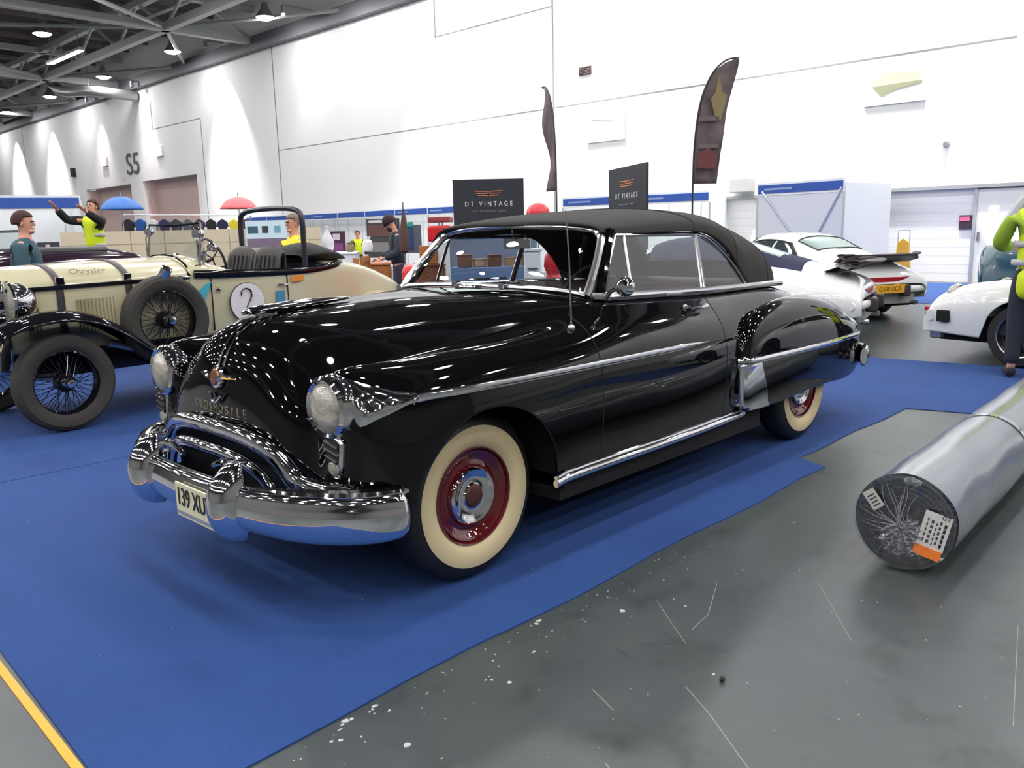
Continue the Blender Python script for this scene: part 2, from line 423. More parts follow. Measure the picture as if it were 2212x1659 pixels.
b = MB(); b.prism([(1.66, -3.6), (1.635, -3.6), (1.60, -2.5), (1.575, -.13), (1.615, 1.24), (1.64, 1.24), (1.602, -.13)], (0, 0, .004), ux=(1, 0, 0), uy=(0, 1, 0))
tag(b.obj('edge_tape', mat('yellow_tape', sr((235, 160, 30)), .5), smooth=False), 'yellow tape strip along the near left edge of the blue carpet', 'tape')

# things fixed on the wall
o = text('S5', 1.75, 'wall_lettering', mat('grey_letter', (.09, .09, .10), .6), None, (WX+.03, -47.95, 5.72), (0, 1, 0), (0, 0, 1), .04, sx=1.15)
tag(o, 'dark S5 lettering on the pinkish white wall', 'sign')
for y, z, lb in ((-52.1, 6.2, 'small lit white sign left of the S5 lettering'), (-44.25, 6.2, 'small lit white sign right of the S5 lettering')):
    t = thing('exit_sign', lb, 'sign', (WX, y, z), 0)
    MB().box((0, -.42, -.27), (.1, .42, .27)).obj('sign_case', 'white', t, smooth=False)
    MB().box((.1, -.4, -.25), (.11, .4, .25)).obj('sign_panel', emis('sign_glow', (1, 1, 1), 3), t, smooth=False)
t = thing('vent_grille', 'dark rectangular vent grille high on the white wall', 'vent', (WX, -13.85, 6.23))
MB().box((0, -.24, -.12), (.04, .24, .12)).obj('grille_plate', mat('vent_brown', (.05, .03, .028), .6), t, smooth=False)
b = MB()
for k in range(5): b.box((.04, -.22, -.1+.045*k), (.05, .22, -.08+.045*k))
b.obj('slat', mat('slat_brown', (.07, .05, .045), .6), t, smooth=False)
def picture(y0, y1, z0, z1, label, pale):
    t = thing('wall_picture', label, 'picture', (WX, (y0+y1)/2, (z0+z1)/2)); w = (y1-y0)/2; h = (z1-z0)/2
    MB().box((0, -w, -h), (.05, w, h)).obj('canvas', mat('canvas', (.78, .80, .74) if pale else (.80, .80, .80), .6), t, smooth=False)
    if pale:
        MB().prism([(-w*.72, .0), (-w*.8, .18), (-w*.3, .30), (w*.8, .26), (w*.85, -.02), (0, -.12), (-w*.4, -.22)], (.008, 0, 0), o=(.05, 0, 0), ux=(0, 1, 0), uy=(0, 0, 1)).obj('pale_wash', mat('wash', sr((196, 204, 172)), .6), t, smooth=False)
        MB().prism([(-w*.72, .02), (w*.86, .05), (w*.86, 0), (0, -.1), (-w*.45, -.2)], (.01, 0, 0), o=(.052, 0, 0), ux=(0, 1, 0), uy=(0, 0, 1)).obj('olive_stroke', mat('olive', sr((150, 153, 125)), .6), t, smooth=False)
    else:
        MB().prism([(-w*.75, h*.75), (w*.4, h*.5), (w*.4, h*.43), (-w*.7, h*.66)], (.01, 0, 0), o=(.05, 0, 0), ux=(0, 1, 0), uy=(0, 0, 1)).obj('grey_stroke', mat('pgrey', (.35, .37, .35), .6), t, smooth=False)
picture(-5.2, -3.78, 4.17, 5.0, 'pale picture canvas with an olive stroke high on the right wall', True)
picture(-13.76, -12.34, 4.05, 4.85, 'white canvas panel on the wall between the two feather flags', False)
t = thing('alarm_sounder', 'small grey box on the wall below the olive picture', 'alarm', (WX, -3.28, 3.14))
MB().lathe([(0, .1), (.05, .1), (.06, .04), (.075, 0)], axis=(1, 0, 0), n=16).obj('sounder_body', 'steel', t)
t = thing('wall_speaker', 'small black box on the wall left of the S5 area', 'speaker', (WX, -57.35, 5.86))
MB().box((0, -.15, -.28), (.25, .15, .28)).obj('speaker_box', 'black', t, bevel=.02)
b = MB()
b.box((-.0, -.14, 1.06), (.03, .14, 1.40))
# ================================================================ black 1950 convertible
# local axes: x forward, y towards the car's left side (facing the viewer), z up, origin on the floor under the front axle
olds = thing('convertible_car', 'glossy black chrome-trimmed convertible with whitewall tyres on the blue carpet', 'car', (0, 0, .0065))
SILL = .34
U = [
 [(.67,0,.66),(.665,.22,.655),(.655,.42,.64),(.64,.52,.61),(.62,.58,.57),(.61,.64,.54),(.60,.70,.52),(.58,.78,.49),(.55,.83,.46),(.51,.87,.44),(.47,.90,.42),(.44,.91,.41)],
 [(.665,0,.78),(.655,.22,.77),(.635,.42,.75),(.60,.53,.72),(.58,.59,.69),(.59,.64,.69),(.59,.70,.69),(.575,.785,.655),(.545,.835,.59),(.505,.87,.53),(.46,.905,.47),(.42,.92,.42)],
 [(.64,0,.90),(.625,.22,.885),(.59,.42,.85),(.55,.54,.815),(.54,.60,.80),(.58,.64,.84),(.585,.70,.845),(.57,.79,.79),(.54,.845,.71),(.50,.885,.62),(.45,.915,.54),(.405,.93,.45)],
 [(.59,0,1.00),(.575,.22,.985),(.53,.42,.935),(.48,.54,.88),(.47,.60,.865),(.53,.635,.92),(.535,.70,.94),(.51,.80,.895),(.465,.875,.81),(.425,.915,.69),(.395,.935,.57),(.37,.94,.46)],
 [(.50,0,1.072),(.48,.22,1.055),(.43,.42,.995),(.38,.54,.925),(.37,.60,.90),(.40,.655,.94),(.40,.73,.957),(.375,.83,.915),(.34,.905,.825),(.32,.94,.70),(.31,.95,.57),(.31,.945,.45)],
 [(.36,0,1.108),(.34,.22,1.092),(.29,.42,1.035),(.25,.54,.96),(.23,.60,.925),(.23,.66,.94),(.22,.75,.962),(.2,.85,.925),(.2,.922,.84),(.2,.95,.70),(.2,.952,.55),(.2,.945,.40)]]
def pl(x, L): return [(x, y, z) for y, z in L]
U += [pl(.05, [(0,1.13),(.22,1.115),(.43,1.06),(.56,.98),(.615,.945),(.67,.952),(.76,.97),(.86,.935),(.928,.84),(.953,.70),(.952,.52),(.94,.36)]),
 pl(-.15, [(0,1.142),(.22,1.13),(.44,1.08),(.575,1.01),(.635,.968),(.69,.965),(.77,.975),(.865,.94),(.932,.84),(.955,.70),(.952,.52),(.935,.35)]),
 pl(-.38, [(0,1.15),(.23,1.14),(.45,1.10),(.595,1.045),(.66,1.0),(.71,.985),(.785,.985),(.87,.945),(.935,.84),(.955,.70),(.952,.52),(.93,SILL)]),
 pl(-.62, [(0,1.152),(.24,1.147),(.46,1.12),(.615,1.08),(.69,1.045),(.74,1.022),(.80,1.0),(.875,.955),(.94,.85),(.955,.70),(.952,.52),(.92,SILL)]),
 pl(-.88, [(0,1.14),(.24,1.138),(.46,1.13),(.63,1.115),(.715,1.10),(.765,1.08),(.82,1.035),(.885,.965),(.94,.85),(.955,.7),(.95,.52),(.92,SILL)]),
 pl(-1.15, [(0,1.10),(.24,1.10),(.46,1.10),(.64,1.10),(.73,1.095),(.775,1.08),(.825,1.03),(.888,.96),(.94,.85),(.955,.7),(.95,.52),(.92,SILL)]),
 pl(-1.55, [(0,1.09),(.24,1.09),(.46,1.09),(.64,1.09),(.73,1.085),(.775,1.068),(.825,1.02),(.885,.95),(.935,.84),(.95,.7),(.945,.52),(.915,SILL)]),
 pl(-1.95, [(0,1.08),(.24,1.08),(.46,1.08),(.64,1.08),(.715,1.075),(.76,1.055),(.81,1.005),(.865,.93),(.91,.83),(.925,.7),(.92,.52),(.90,SILL)]),
 pl(-2.4, [(0,1.07),(.24,1.07),(.44,1.07),(.6,1.07),(.69,1.062),(.735,1.04),(.78,.99),(.825,.91),(.86,.81),(.875,.68),(.87,.52),(.86,.36)]),
 pl(-2.85, [(0,1.055),(.22,1.055),(.4,1.055),(.55,1.05),(.64,1.04),(.69,1.015),(.735,.97),(.78,.89),(.81,.79),(.825,.67),(.82,.52),(.81,.38)]),
 pl(-3.3, [(0,1.01),(.2,1.01),(.37,1.0),(.49,.985),(.57,.96),(.63,.93),(.67,.88),(.71,.81),(.74,.73),(.75,.62),(.75,.5),(.74,.4)]),
 pl(-3.7, [(0,.92),(.18,.92),(.34,.91),(.45,.89),(.53,.86),(.58,.83),(.62,.78),(.65,.71),(.67,.63),(.68,.55),(.68,.47),(.68,.4)]),
 pl(-4.0, [(0,.77),(.17,.77),(.32,.76),(.43,.745),(.5,.72),(.54,.69),(.57,.65),(.6,.60),(.61,.55),(.62,.5),(.62,.45),(.62,.4)]),
 pl(-4.1, [(0,.60),(.17,.60),(.32,.59),(.43,.58),(.49,.57),(.53,.55),(.56,.53),(.58,.50),(.59,.47),(.6,.45),(.6,.42),(.6,.4)]),
 pl(-4.1, [(0,.4),(.17,.4),(.32,.4),(.43,.4),(.49,.4),(.53,.4),(.55,.4),(.565,.4),(.57,.4),(.58,.4),(.58,.395),(.58,.39)])]
NUc = len(U)
MU, MV = 260, 78
G = surf(U, MU, MV, sym=True, fit=2)
# wheel arch: push the lowest rows up to the arch line
ARC, AZ = .405, .345
jm = int(MV*7.6/11)
for i in range(MU):
    x = G[i, -1, 0]; zb = G[i, -1, 2]
    if abs(x) < ARC: zb = max(zb, AZ+math.sqrt(ARC*ARC-x*x))
    row = G[i].copy(); zt = row[jm, 2]
    if zb > row[-1, 2]+1e-4:
        zs = row[::-1, 2]
        for j in range(jm, MV):
            z = zt+(zb-zt)*(j-jm)/(MV-1-jm)
            G[i, j] = [np.interp(z, zs, row[::-1, k]) for k in range(3)]
ci = lambda x: int(np.argmin(abs(G[20:, MV-2, 0]-x)))+20
# opening for the cabin
jb = 0
def body_half(sgn):
    b = MB(); Q = G.copy(); Q[:, :, 1] *= sgn
    vs = Q.reshape(-1, 3); fs = []
    for i in range(MU-1):
        xm = (G[i, 0, 0]+G[i+1, 0, 0])/2
        for j in range(MV-1):
            ym = (G[i, j, 1]+G[i, j+1, 1])/2
            # windscreen base bows forward at the centre
            if -2.95 < xm < -.87 and ym < .735-(.0 if xm > -1.95 else .06*(-1.95-xm)): continue
            q = (i*MV+j, (i+1)*MV+j, (i+1)*MV+j+1, i*MV+j+1); fs.append(q)
    b.add(vs, fs); return b
b = body_half(1); b2 = body_half(-1)
b.add(b2.v, b2.f)
body = b.obj('body_shell', 'black_paint', olds, solid=.012, angle=50)
# inner liner so the arches look closed
b = MB()
for s in (1, -1):
    b.box((-.6, s*.60-.005, .2), (.42, s*.60+.005, .88)); b.box((-.47, min(s*.6, s*.93), .30), (-.45, max(s*.6, s*.93), .85))
b.box((-3.9, -.6, .22), (.45, .6, .32)); b.box((-.45, -.9, .24), (-2.3, .9, .36))
b.obj('chassis_floor', 'void', olds, smooth=False)
# hood seam and door seams as thin dark grooves
def on_body(x, z, off=.004, s=1):
    """point on the side skin"""
    i = int(np.argmin(abs(G[:, int(MV*.72), 0]-x)+(np.arange(MU) < 60)*9)); row = G[i]
    jj = np.argmin(abs(row[20:, 2]-z))+20
    j0 = int(MV*.45)
    y = np.interp(z, row[j0:, 2][::-1], row[j0:, 1][::-1])
    return (x, s*(y+off), z)
for s in (1, -1):
    b = MB()
    b.tube([on_body(-.70, z, -.001, s) for k, z in enumerate(np.linspace(1.05, .36, 24))], .0035, 5)
    b.tube([on_body(-1.84, z, -.001, s) for z in np.linspace(1.04, .36, 24)], .0035, 5)
    b.tube([on_body(-.70-(1.14)*k/10, .365, -.001, s) for k in range(11)], .003, 5)
    b.obj('door_seam', 'void', olds)
# rear fenders
xs =  [-1.99, -2.0, -2.03, -2.10, -2.22, -2.40, -2.62, -2.9, -3.2, -3.5, -3.8, -4.0, -4.1, -4.12]
yo =  [.915, .945, .962, .972, .976, .978, .975, .965, .945, .915, .87, .81, .73, .66]
zt =  [.60, .72, .80, .87, .93, .968, .985, .98, .95, .895, .80, .70, .60, .52]
zb =  [.50, .42, .385, .37, .365, .365, .37, .375, .37, .345, .34, .36, .41, .46]
yi =  [.89, .89, .885, .87, .85, .82, .80, .77, .73, .69, .64, .60, .58, .58]
rows = []
for k in range(len(xs)):
    x, o, t, zb_, i_ = xs[k], yo[k], zt[k], zb[k], yi[k]
    h = t-zb_; w = o-i_
    rows.append([(x, i_-.02, t-.10*h-.02), (x, i_+.10*w, t-.02*h), (x, i_+.35*w, t), (x, i_+.62*w, t-.045*h), (x, i_+.84*w, t-.15*h), (x, i_+.96*w, t-.32*h), (x, o, t-.55*h), (x, o, t-.75*h), (x, o-.01, t-.92*h), (x, o-.03, zb_), (x, o-.07, zb_+.005)])
for s in (1, -1):
    F = surf(rows, 130, 50, fit=1); F[:, :, 1] *= s
    rf = MB().grid(F).obj('rear_fender', 'black_paint', olds, solid=.008)
    # chrome stone guard on its leading edge
    g = F[:22].copy()
    sel = []
    b = MB(); P = []
    ii = [i for i in range(130) if -2.30 < F[i, 0, 0] < -1.992]
    for i in ii:
        x = F[i, 0, 0]; zt_ = .66; zb_ = min(F[i, 49, 2]-.004, .36)+.0
        if x > -2.02: zb_ = .40
        row = F[i, 15:]; zs_ = row[:, 2][::-1]; ys_ = (s*row[:, 1])[::-1]
        keep = 1 if x > -2.17 else 0
        ztop = zt_ if x > -2.16 else max(.40, .66-(-2.16-x)*2.6)
        P.append([(x+(.006 if x > -2.03 else 0), s*(float(np.interp(z, zs_, ys_))+.007), z) for z in np.linspace(ztop, zb_, 16)])
    b.grid(P); b.obj('stone_guard', 'chrome', olds, solid=.004)
    tr = []
    for x in np.linspace(-1.995, -4.06, 40):
        i = int(np.argmin(abs(F[:, 30, 0]-x))); z = .672-.045*(max(0, -x-2.0)/2.06)**1.6
        row = F[i][10:]; y = np.interp(z, row[:, 2][::-1], s*row[:, 1][::-1])
        tr.append((x+(.012 if x > -2.05 else 0), s*(y+.006), z))
    MB().tube(tr, [.026 if k < 2 else .018 for k in range(len(tr))], 10, flat=(.7, 1)).obj('fender_moulding', 'chrome', olds)
# side spear from the headlamp back
for s in (1, -1):
    path = []; rad = []
    for k in range(60):
        x = .50-2.14*k/59; z = .842-.012*k/59
        if x > .42: y = np.interp(x, (.42, .5), (.925, .875))
        else: y = on_body(x, z, 0, 1)[1]
        path.append((x, s*(y+.004), z)); rad.append(.0165 if k < 52 else .0165*(59.5-k)/8)
    path = path[4:]; rad = rad[4:]
    b = MB(); b.tube(path, rad, 12, flat=(.45, 1))
    P = []
    for k in range(14):
        x = .575-.23*k/13; h = .080*(1-k/13)**1.6+.0185; row = []
        cand = [(abs(G[i, j, 0]-x), G[i, j, 2], G[i, j, 1]) for i in range(10, 75) for j in range(44, 72) if abs(G[i, j, 0]-x) < .012]
        cand.sort(key=lambda q: q[1]); zz_ = [q[1] for q in cand]; yy_ = [q[2] for q in cand]
        for t in np.linspace(-1, 1, 9):
            z = .842+t*h; row.append((x, s*(float(np.interp(z, zz_, yy_))+.004+.012*math.sqrt(max(0, 1-t*t))), z))
        P.append(row)
    b.grid(surf(P, 24, 14, fit=0))
    b.obj('side_moulding', 'chrome', olds)
    b = MB(); P = [on_body(-.36-1.74*k/20, .352, .010, s) for k in range(21)]
    b.tube(P, .019, 10, flat=(.8, 1)); b.tube([(x, y-s*.002, z+.026) for x, y, z in P], .009, 8)
    b.obj('sill_moulding', 'chrome', olds)
    # belt moulding under the windows
    B = [(-.90, .74, 1.115), (-1.0, .772, 1.108), (-1.3, .782, 1.10), (-1.6, .782, 1.090), (-1.9, .775, 1.081), (-2.2, .757, 1.074), (-2.5, .73, 1.068), (-2.84, .69, 1.058), (-3.0, .66, 1.05)]
    MB().tube([(x, s*y, z) for x, y, z in curve(B, 40)], .019, 10, flat=(1.0, 1.0)).obj('belt_moulding', 'chrome_soft', olds)

# headlamps
for s in (1, -1):
    c = (.592, s*.685, .815); ax = (1, s*.02, .02)
    h = MB().lathe([(.110, -.08), (.122, -.05), (.124, -.012), (.118, .008), (.104, .018), (.094, .010), (.092, .0)], c=c, axis=ax, n=40).obj('headlamp_ring', 'chrome', olds)
    MB().lathe([(.098, -.002), (.09, .012), (.07, .028), (.04, .038), (0, .042)], c=c, axis=ax, n=32).obj('headlamp_lens', 'lens', h)
    b = MB()
    # parking light housing hanging below: bezel, black louvres, amber-white lens
    x0 = .575
    def oval(z0, z1, w, n=10):
        return [(w*math.cos(a), z1-w*.6+w*.6*math.sin(a)) for a in np.linspace(0, PI, n)]+[(-w*.82*math.cos(a), z0+w-w*math.sin(a)) for a in np.linspace(0, PI, n)]
    hk = MB().prism(oval(.555, .72, .058), (.045, 0, 0), o=(x0-.02, s*.715, 0), ux=(0, 1, 0)).obj('parking_lamp_bezel', 'chrome', olds, bevel=.01)
    MB().prism(oval(.60, .705, .043), (.005, 0, 0), o=(x0+.024, s*.715, 0), ux=(0, 1, 0)).obj('louvre_panel', 'void', hk, smooth=False)
    b = MB()
    for k in range(3): b.tube([(x0+.031, s*.715-.038, .628+.027*k+.012), (x0+.031, s*.715+.038, .628+.027*k-.004)], .006, 6)
    b.obj('louvre', 'chrome', hk)
    MB().ball((x0+.022, s*.715, .593), (.014, .036, .03), 10).obj('parking_lamp_lens', 'lens', hk)

# grille: top bar that sweeps down into a flat chrome shelf above the bumper ends
half = [(.705, 0, .668), (.70, .16, .664), (.69, .30, .650), (.675, .41, .618), (.662, .48, .570), (.655, .54, .525), (.64, .62, .502), (.60, .73, .494), (.54, .83, .488), (.45, .90, .478)]
hr = [.034, .034, .035, .039, .045, .048, .046, .042, .036, .022]
Pc = curve([(x, -y, z) for x, y, z in half[:0:-1]]+half, 90); rr = np.interp(np.linspace(0, 18, 90), range(19), hr[:0:-1]+hr)
MB().tube(Pc, list(rr), 16, flat=(.7, 1)).obj('grille_top_bar', 'chrome', olds)
half = [(.735, 0, .585), (.73, .14, .582), (.72, .27, .566), (.705, .37, .528), (.695, .43, .48), (.69, .46, .43)]
Pc = curve([(x, -y, z) for x, y, z in half[:0:-1]]+half, 70)
MB().tube(Pc, [.022+.006*abs(k-35)/35 for k in range(70)], 12, flat=(.8, 1)).obj('grille_lower_bar', 'chrome', olds)
b = MB()  # dark cavity
P = []
for u in np.linspace(-1, 1, 25):
    y = u*.68; P.append([(.60-.03*abs(u)**3, y, .66-.15*abs(u)**2), (.55, y, .50), (.55, y, .36), (.62, y, .34)])
b.grid(P); b.box((.42, -.66, .33), (.53, .66, .60)); b.obj('grille_cavity', 'void', olds)
# hood front strip above the bar
# bumper
half = [(.835, 0, .435), (.83, .18, .435), (.82, .34, .434), (.79, .50, .432), (.74, .64, .430), (.66, .77, .428), (.56, .87, .427), (.48, .915, .428), (.43, .93, .43)]
prof = []
for a in np.linspace(-PI*.56, PI*.56, 17):  # C-shaped section, bulging forward
    prof.append((math.cos(a)*.052, math.sin(a)*.088))
Pc = curve([(x, -y, z) for x, y, z in half[:0:-1]]+half, 110); rings = []
N = len(Pc)
for i, p in enumerate(Pc):
    t = Vector(Pc[min(i+1, N-1)])-Vector(Pc[max(i-1, 0)]); t.normalize(); n = Vector((t.y, -t.x, 0)); n.normalize()
    u = abs(i-(N-1)/2)/((N-1)/2); k = 1.0 if u < .88 else math.sqrt(max(0.02, 1-((u-.88)/.12)**2))
    k2 = 1+.12*math.sin(PI*min(1, max(0, (u-.35)/.6)))
    ring = []
    for q, (px, pz) in enumerate(prof):
        g = 1 if abs(pz) > .05 else 1
        rdg = -.006*math.exp(-((pz-.045)/.012)**2)      # crease line below the upper edge
        ring.append(tuple(Vector(p)+n*((px+rdg)*k)+Vector((0, 0, pz*k**.6*k2))))
    rings.append(ring)
bump = MB().grid(rings).obj('front_bumper', 'chrome', olds, solid=.006)
# end horns above bumper: raised lip
for s in (1, -1):
    P = [(x, s*y, z+.085) for x, y, z in curve(half[3:], 24)]
    MB().tube(P, [.012+.014*math.sin(PI*k/23) for k in range(24)], 10).obj('bumper_lip', 'chrome', bump)
    # overrider
    rows = []
    for z, w, d in ((.30, .055, .05), (.325, .075, .085), (.38, .085, .115), (.44, .085, .125), (.50, .078, .115), (.55, .066, .085), (.585, .050, .045), (.60, .038, .0), (.595, .032, -.05)):
        rows.append([(.80+d*math.cos(a)*1.0, s*.36+w*math.sin(a), z) for a in np.linspace(-PI*.5, PI*.5, 13)])
    F = surf(rows, 30, 20, fit=1)
    MB().grid(F).obj('overrider', 'chrome', bump, solid=.006)
# wing tips rising between overriders
P = curve([(.80, -.33, .53), (.80, -.28, .575), (.785, -.15, .55)], 12)
for s in (1, -1):
    P = curve([(.80, s*.32, .545), (.79, s*.27, .575), (.78, s*.2, .565), (.775, s*.13, .54)], 14)
    MB().tube(P, [.022-.012*k/13 for k in range(14)], 10).obj('bumper_wing', 'chrome', bump)
# number plate
pl_ = MB().box((.890, .035, .345), (.898, .375, .485)).obj('number_plate', mat('plate_cream', sr((216, 212, 178)), .5), olds, smooth=False, bevel=.003)
text('139 XUY', .105, 'plate_lettering', 'black', pl_, (.9005, .195, .428), (0, 1, 0), (0, 0, 1), .003, sx=.72)
MB().box((.8985, .05, .356), (.900, .36, .370)).obj('plate_footer', mat('plate_blue', (.25, .27, .35), .5), pl_, smooth=False)
# hood centre strip, ornament, badge, name
Z = [tuple(G[i, 0]) for i in range(4, MU) if G[i, 0, 0] > .42 and G[i, 0, 2] > .905]
for s in (1, -1):
    MB().tube([(x+.004, s*.022, z+.003) for x, y, z in Z], .006, 8).obj('hood_strip', 'chrome', olds)
orn = MB().tube([(.53, 0, 1.122), (.50, 0, 1.128), (.44, 0, 1.128), (.36, 0, 1.130), (.24, 0, 1.137), (.10, 0, 1.143), (-.02, 0, 1.146)], [.008, .016, .023, .026, .024, .016, .004], 12, flat=(1.1, .9)).obj('hood_ornament', 'chrome', olds)
MB().prism([(.49, 1.125), (.40, 1.12), (.35, 1.10), (.42, 1.075), (.455, 1.08), (.465, 1.105)], (0, .03, 0), o=(0, -.015, 0), ux=(1, 0, 0)).obj('ornament_stem', 'chrome', orn, bevel=.004)
bd = MB().lathe([(.045, .0), (.05, .012), (.047, .022), (.036, .025)], c=(.648, 0, .868), axis=(1, 0, .12), n=28).obj('badge_ring', 'chrome', olds)
MB().lathe([(.038, .02), (.03, .03), (0, .036)], c=(.648, 0, .868), axis=(1, 0, .12), n=24).obj('badge_globe', mat('copper', (.28, .12, .05), .3, .6), bd)
for s in (1, -1):
    MB().tube([(.672, s*.035, .868), (.67, s*.08, .878), (.655, s*.15, .874)], [.016, .013, .003], 8).obj('badge_wing', 'chrome', bd)
MB().tube(curve([(.675, -.05, .80), (.682, 0, .765), (.675, .05, .80)], 9), .008, 8).obj('badge_scroll', 'chrome', bd)
M['letter_gold'] = mat('letter_gold', (.35, .31, .2), .3, .8)
word = 'OLDSMOBILE'
for k, chx in enumerate(word):
    y = -.20+.0445*k*1.0
    xx = .666-.02*(y/.3)**2
    text(chx, .052, 'nose_lettering', 'letter_gold', olds, (xx+.002, y, .735), (0, 1, 0), (0, 0, 1), .006)

# wheels
def wheel_parts(parent, c, s, hub='chrome', rim='maroon'):
    x, y, z = c; ax = (0, s, 0); cc = (x, y, z)
    t = MB().lathe([(.235, -.085), (.29, -.10), (.335, -.085), (.357, -.055), (.361, 0), (.357, .05), (.343, .072), (.322, .086), (.299, .0955)], c=cc, axis=ax, n=64).obj('tyre', 'rubber', parent)
    MB().lathe([(.299, .0953), (.290, .0972), (.275, .0985), (.25, .098), (.225, .090), (.208, .078)], c=cc, axis=ax, n=64).obj('whitewall', 'whitewall', t)
    rm = MB().lathe([(.208, .078), (.205, .086), (.200, .084), (.195, .07), (.188, .055), (.17, .045), (.155, .046)], c=cc, axis=ax, n=56).obj('rim', rim, parent)
    MB().lathe([(.186, .054), (.180, .062), (.172, .060), (.164, .050), (.158, .048)], c=cc, axis=ax, n=56).obj('trim_ring', 'maroon', rm)
    hc = MB().lathe([(.196, .066), (.19, .074), (.176, .068), (.165, .058), (.150, .052), (.132, .058), (.122, .075), (.112, .083), (.098, .078), (.085, .070), (.066, .068), (.055, .070), (.05, .076)], c=cc, axis=ax, n=56)
    # dished cap: outer bands stay painted, inner bowl is chrome
    hc.m = [1 if k < 6*56 else 0 for k in range(len(hc.m))]
    h = hc.obj('hubcap', [hub, 'maroon'], parent)
    MB().lathe([(.05, .074), (.044, .084), (.025, .090), (0, .092)], c=cc, axis=ax, n=28).obj('hub_badge', mat('badge_brown', (.09, .035, .025), .3, .3), h)
    MB().lathe([(.0, -.08), (.2, -.08), (.2, .04), (0, .04)], c=cc, axis=ax, n=32).obj('brake_drum', 'void', rm)
for x in (0, -3.035):
    for s in (1, -1): 
        w = bpy.data.objects.new('wheel', None); COL.objects.link(w); w.parent = olds; w.location = (x, s*.745, .361)
        wheel_parts(w, (0, 0, 0), s)

# windscreen frame and glass
WB = [(-.90, .70, 1.115), (-.895, .62, 1.13), (-.885, .40, 1.142), (-.875, .2, 1.146), (-.87, 0, 1.148)]
WT = [(-1.155, .575, 1.415), (-1.145, .52, 1.432), (-1.125, .36, 1.448), (-1.115, .18, 1.455), (-1.11, 0, 1.458)]
def full(h, m=40): return curve(h+[(x, -y, z) for x, y, z in h[-2::-1]], m)
wb, wt = full(WB), full(WT)
fr = MB()
fr.tube(wb, .018, 10, flat=(1, .9)); fr.tube(wt, .017, 10, flat=(1, .9))
for s in (1, -1):
    fr.tube(curve([(-.90, s*.70, 1.11), (-.955, s*.69, 1.18), (-1.06, s*.65, 1.30), (-1.135, s*.61, 1.39), (-1.155, s*.575, 1.417)], 16), .024, 10)
wfr = fr.obj('windscreen_frame', 'chrome_soft', olds)
rows = []
for k in range(40): rows.append([tuple(np.array(wb[k])*(1-t)+np.array(wt[k])*t+np.array([.03*math.sin(PI*t), 0, 0])) for t in np.linspace(0, 1, 8)])
MB().grid(rows).obj('windscreen_glass', 'glass', wfr)
# wipers and cowl vent
for y in (.30, -.30):
    w = MB().lathe([(0, .03), (.014, .028), (.018, 0)], c=(-.84, y*.6, 1.14), n=12); w.tube([(-.84, y*.6, 1.165), (-.885, y*.6+.1, 1.18), (-.92, y*.6+.33, 1.19)], .005, 6)
    w.obj('wiper', 'chrome', olds)
MB().box((-.83, -.06, 1.135), (-.76, .06, 1.155)).obj('cowl_vent', 'chrome', olds, bevel=.006)
# door windows with vent panes
for s in (1, -1):
    P = lambda x, y, z: (x, s*y, z)
    A = P(-.95, .75, 1.105); Bq = P(-1.18, .66, 1.40); C_ = P(-1.925, .66, 1.392); D_ = P(-1.87, .75, 1.078)
    E_ = P(-1.20, .755, 1.10); F_ = P(-1.25, .66, 1.40)
    f = MB(); f.tube([A, Bq], .009, 8); f.tube([Bq, C_], .011, 8); f.tube([C_, D_], .010, 8); f.tube([E_, F_], .009, 8); f.tube([A, P(-.975, .755, 1.125), P(-1.19, .758, 1.115)], .008, 8)
    dw = f.obj('door_window_frame', 'chrome_soft', olds)
    g = MB(); g.add([A, E_, F_, Bq], [(0, 1, 2, 3)]); g.obj('vent_pane', 'glass', dw)
    g = MB(); g.add([E_, D_, C_, F_], [(0, 1, 2, 3)]); g.obj('door_pane', 'glass', dw)
    Q = curve([P(-1.945, .655, 1.395), P(-2.06, .665, 1.365), P(-2.2, .685, 1.28), P(-2.33, .71, 1.17), P(-2.40, .725, 1.078)], 16)
    D2 = P(-1.895, .75, 1.078)
    f = MB(); f.tube(Q, .010, 8); f.tube([Q[0], D2], .010, 8)
    qw = f.obj('quarter_window_frame', 'chrome_soft', olds)
    g = MB(); g.add([D2]+[tuple(q) for q in Q[::-1]], [tuple(range(len(Q)+1))]); g.obj('quarter_pane', 'glass', qw)
# body-coloured pillar beside the windscreen
for s in (1, -1):
    MB().tube(curve([(-.95, s*.742, 1.08), (-1.02, s*.71, 1.2), (-1.11, s*.665, 1.33), (-1.17, s*.635, 1.42)], 12), [.032, .028, .026, .026, .026, .026, .026, .026, .026, .026, .028, .03], 8).obj('pillar', 'black_paint', olds)
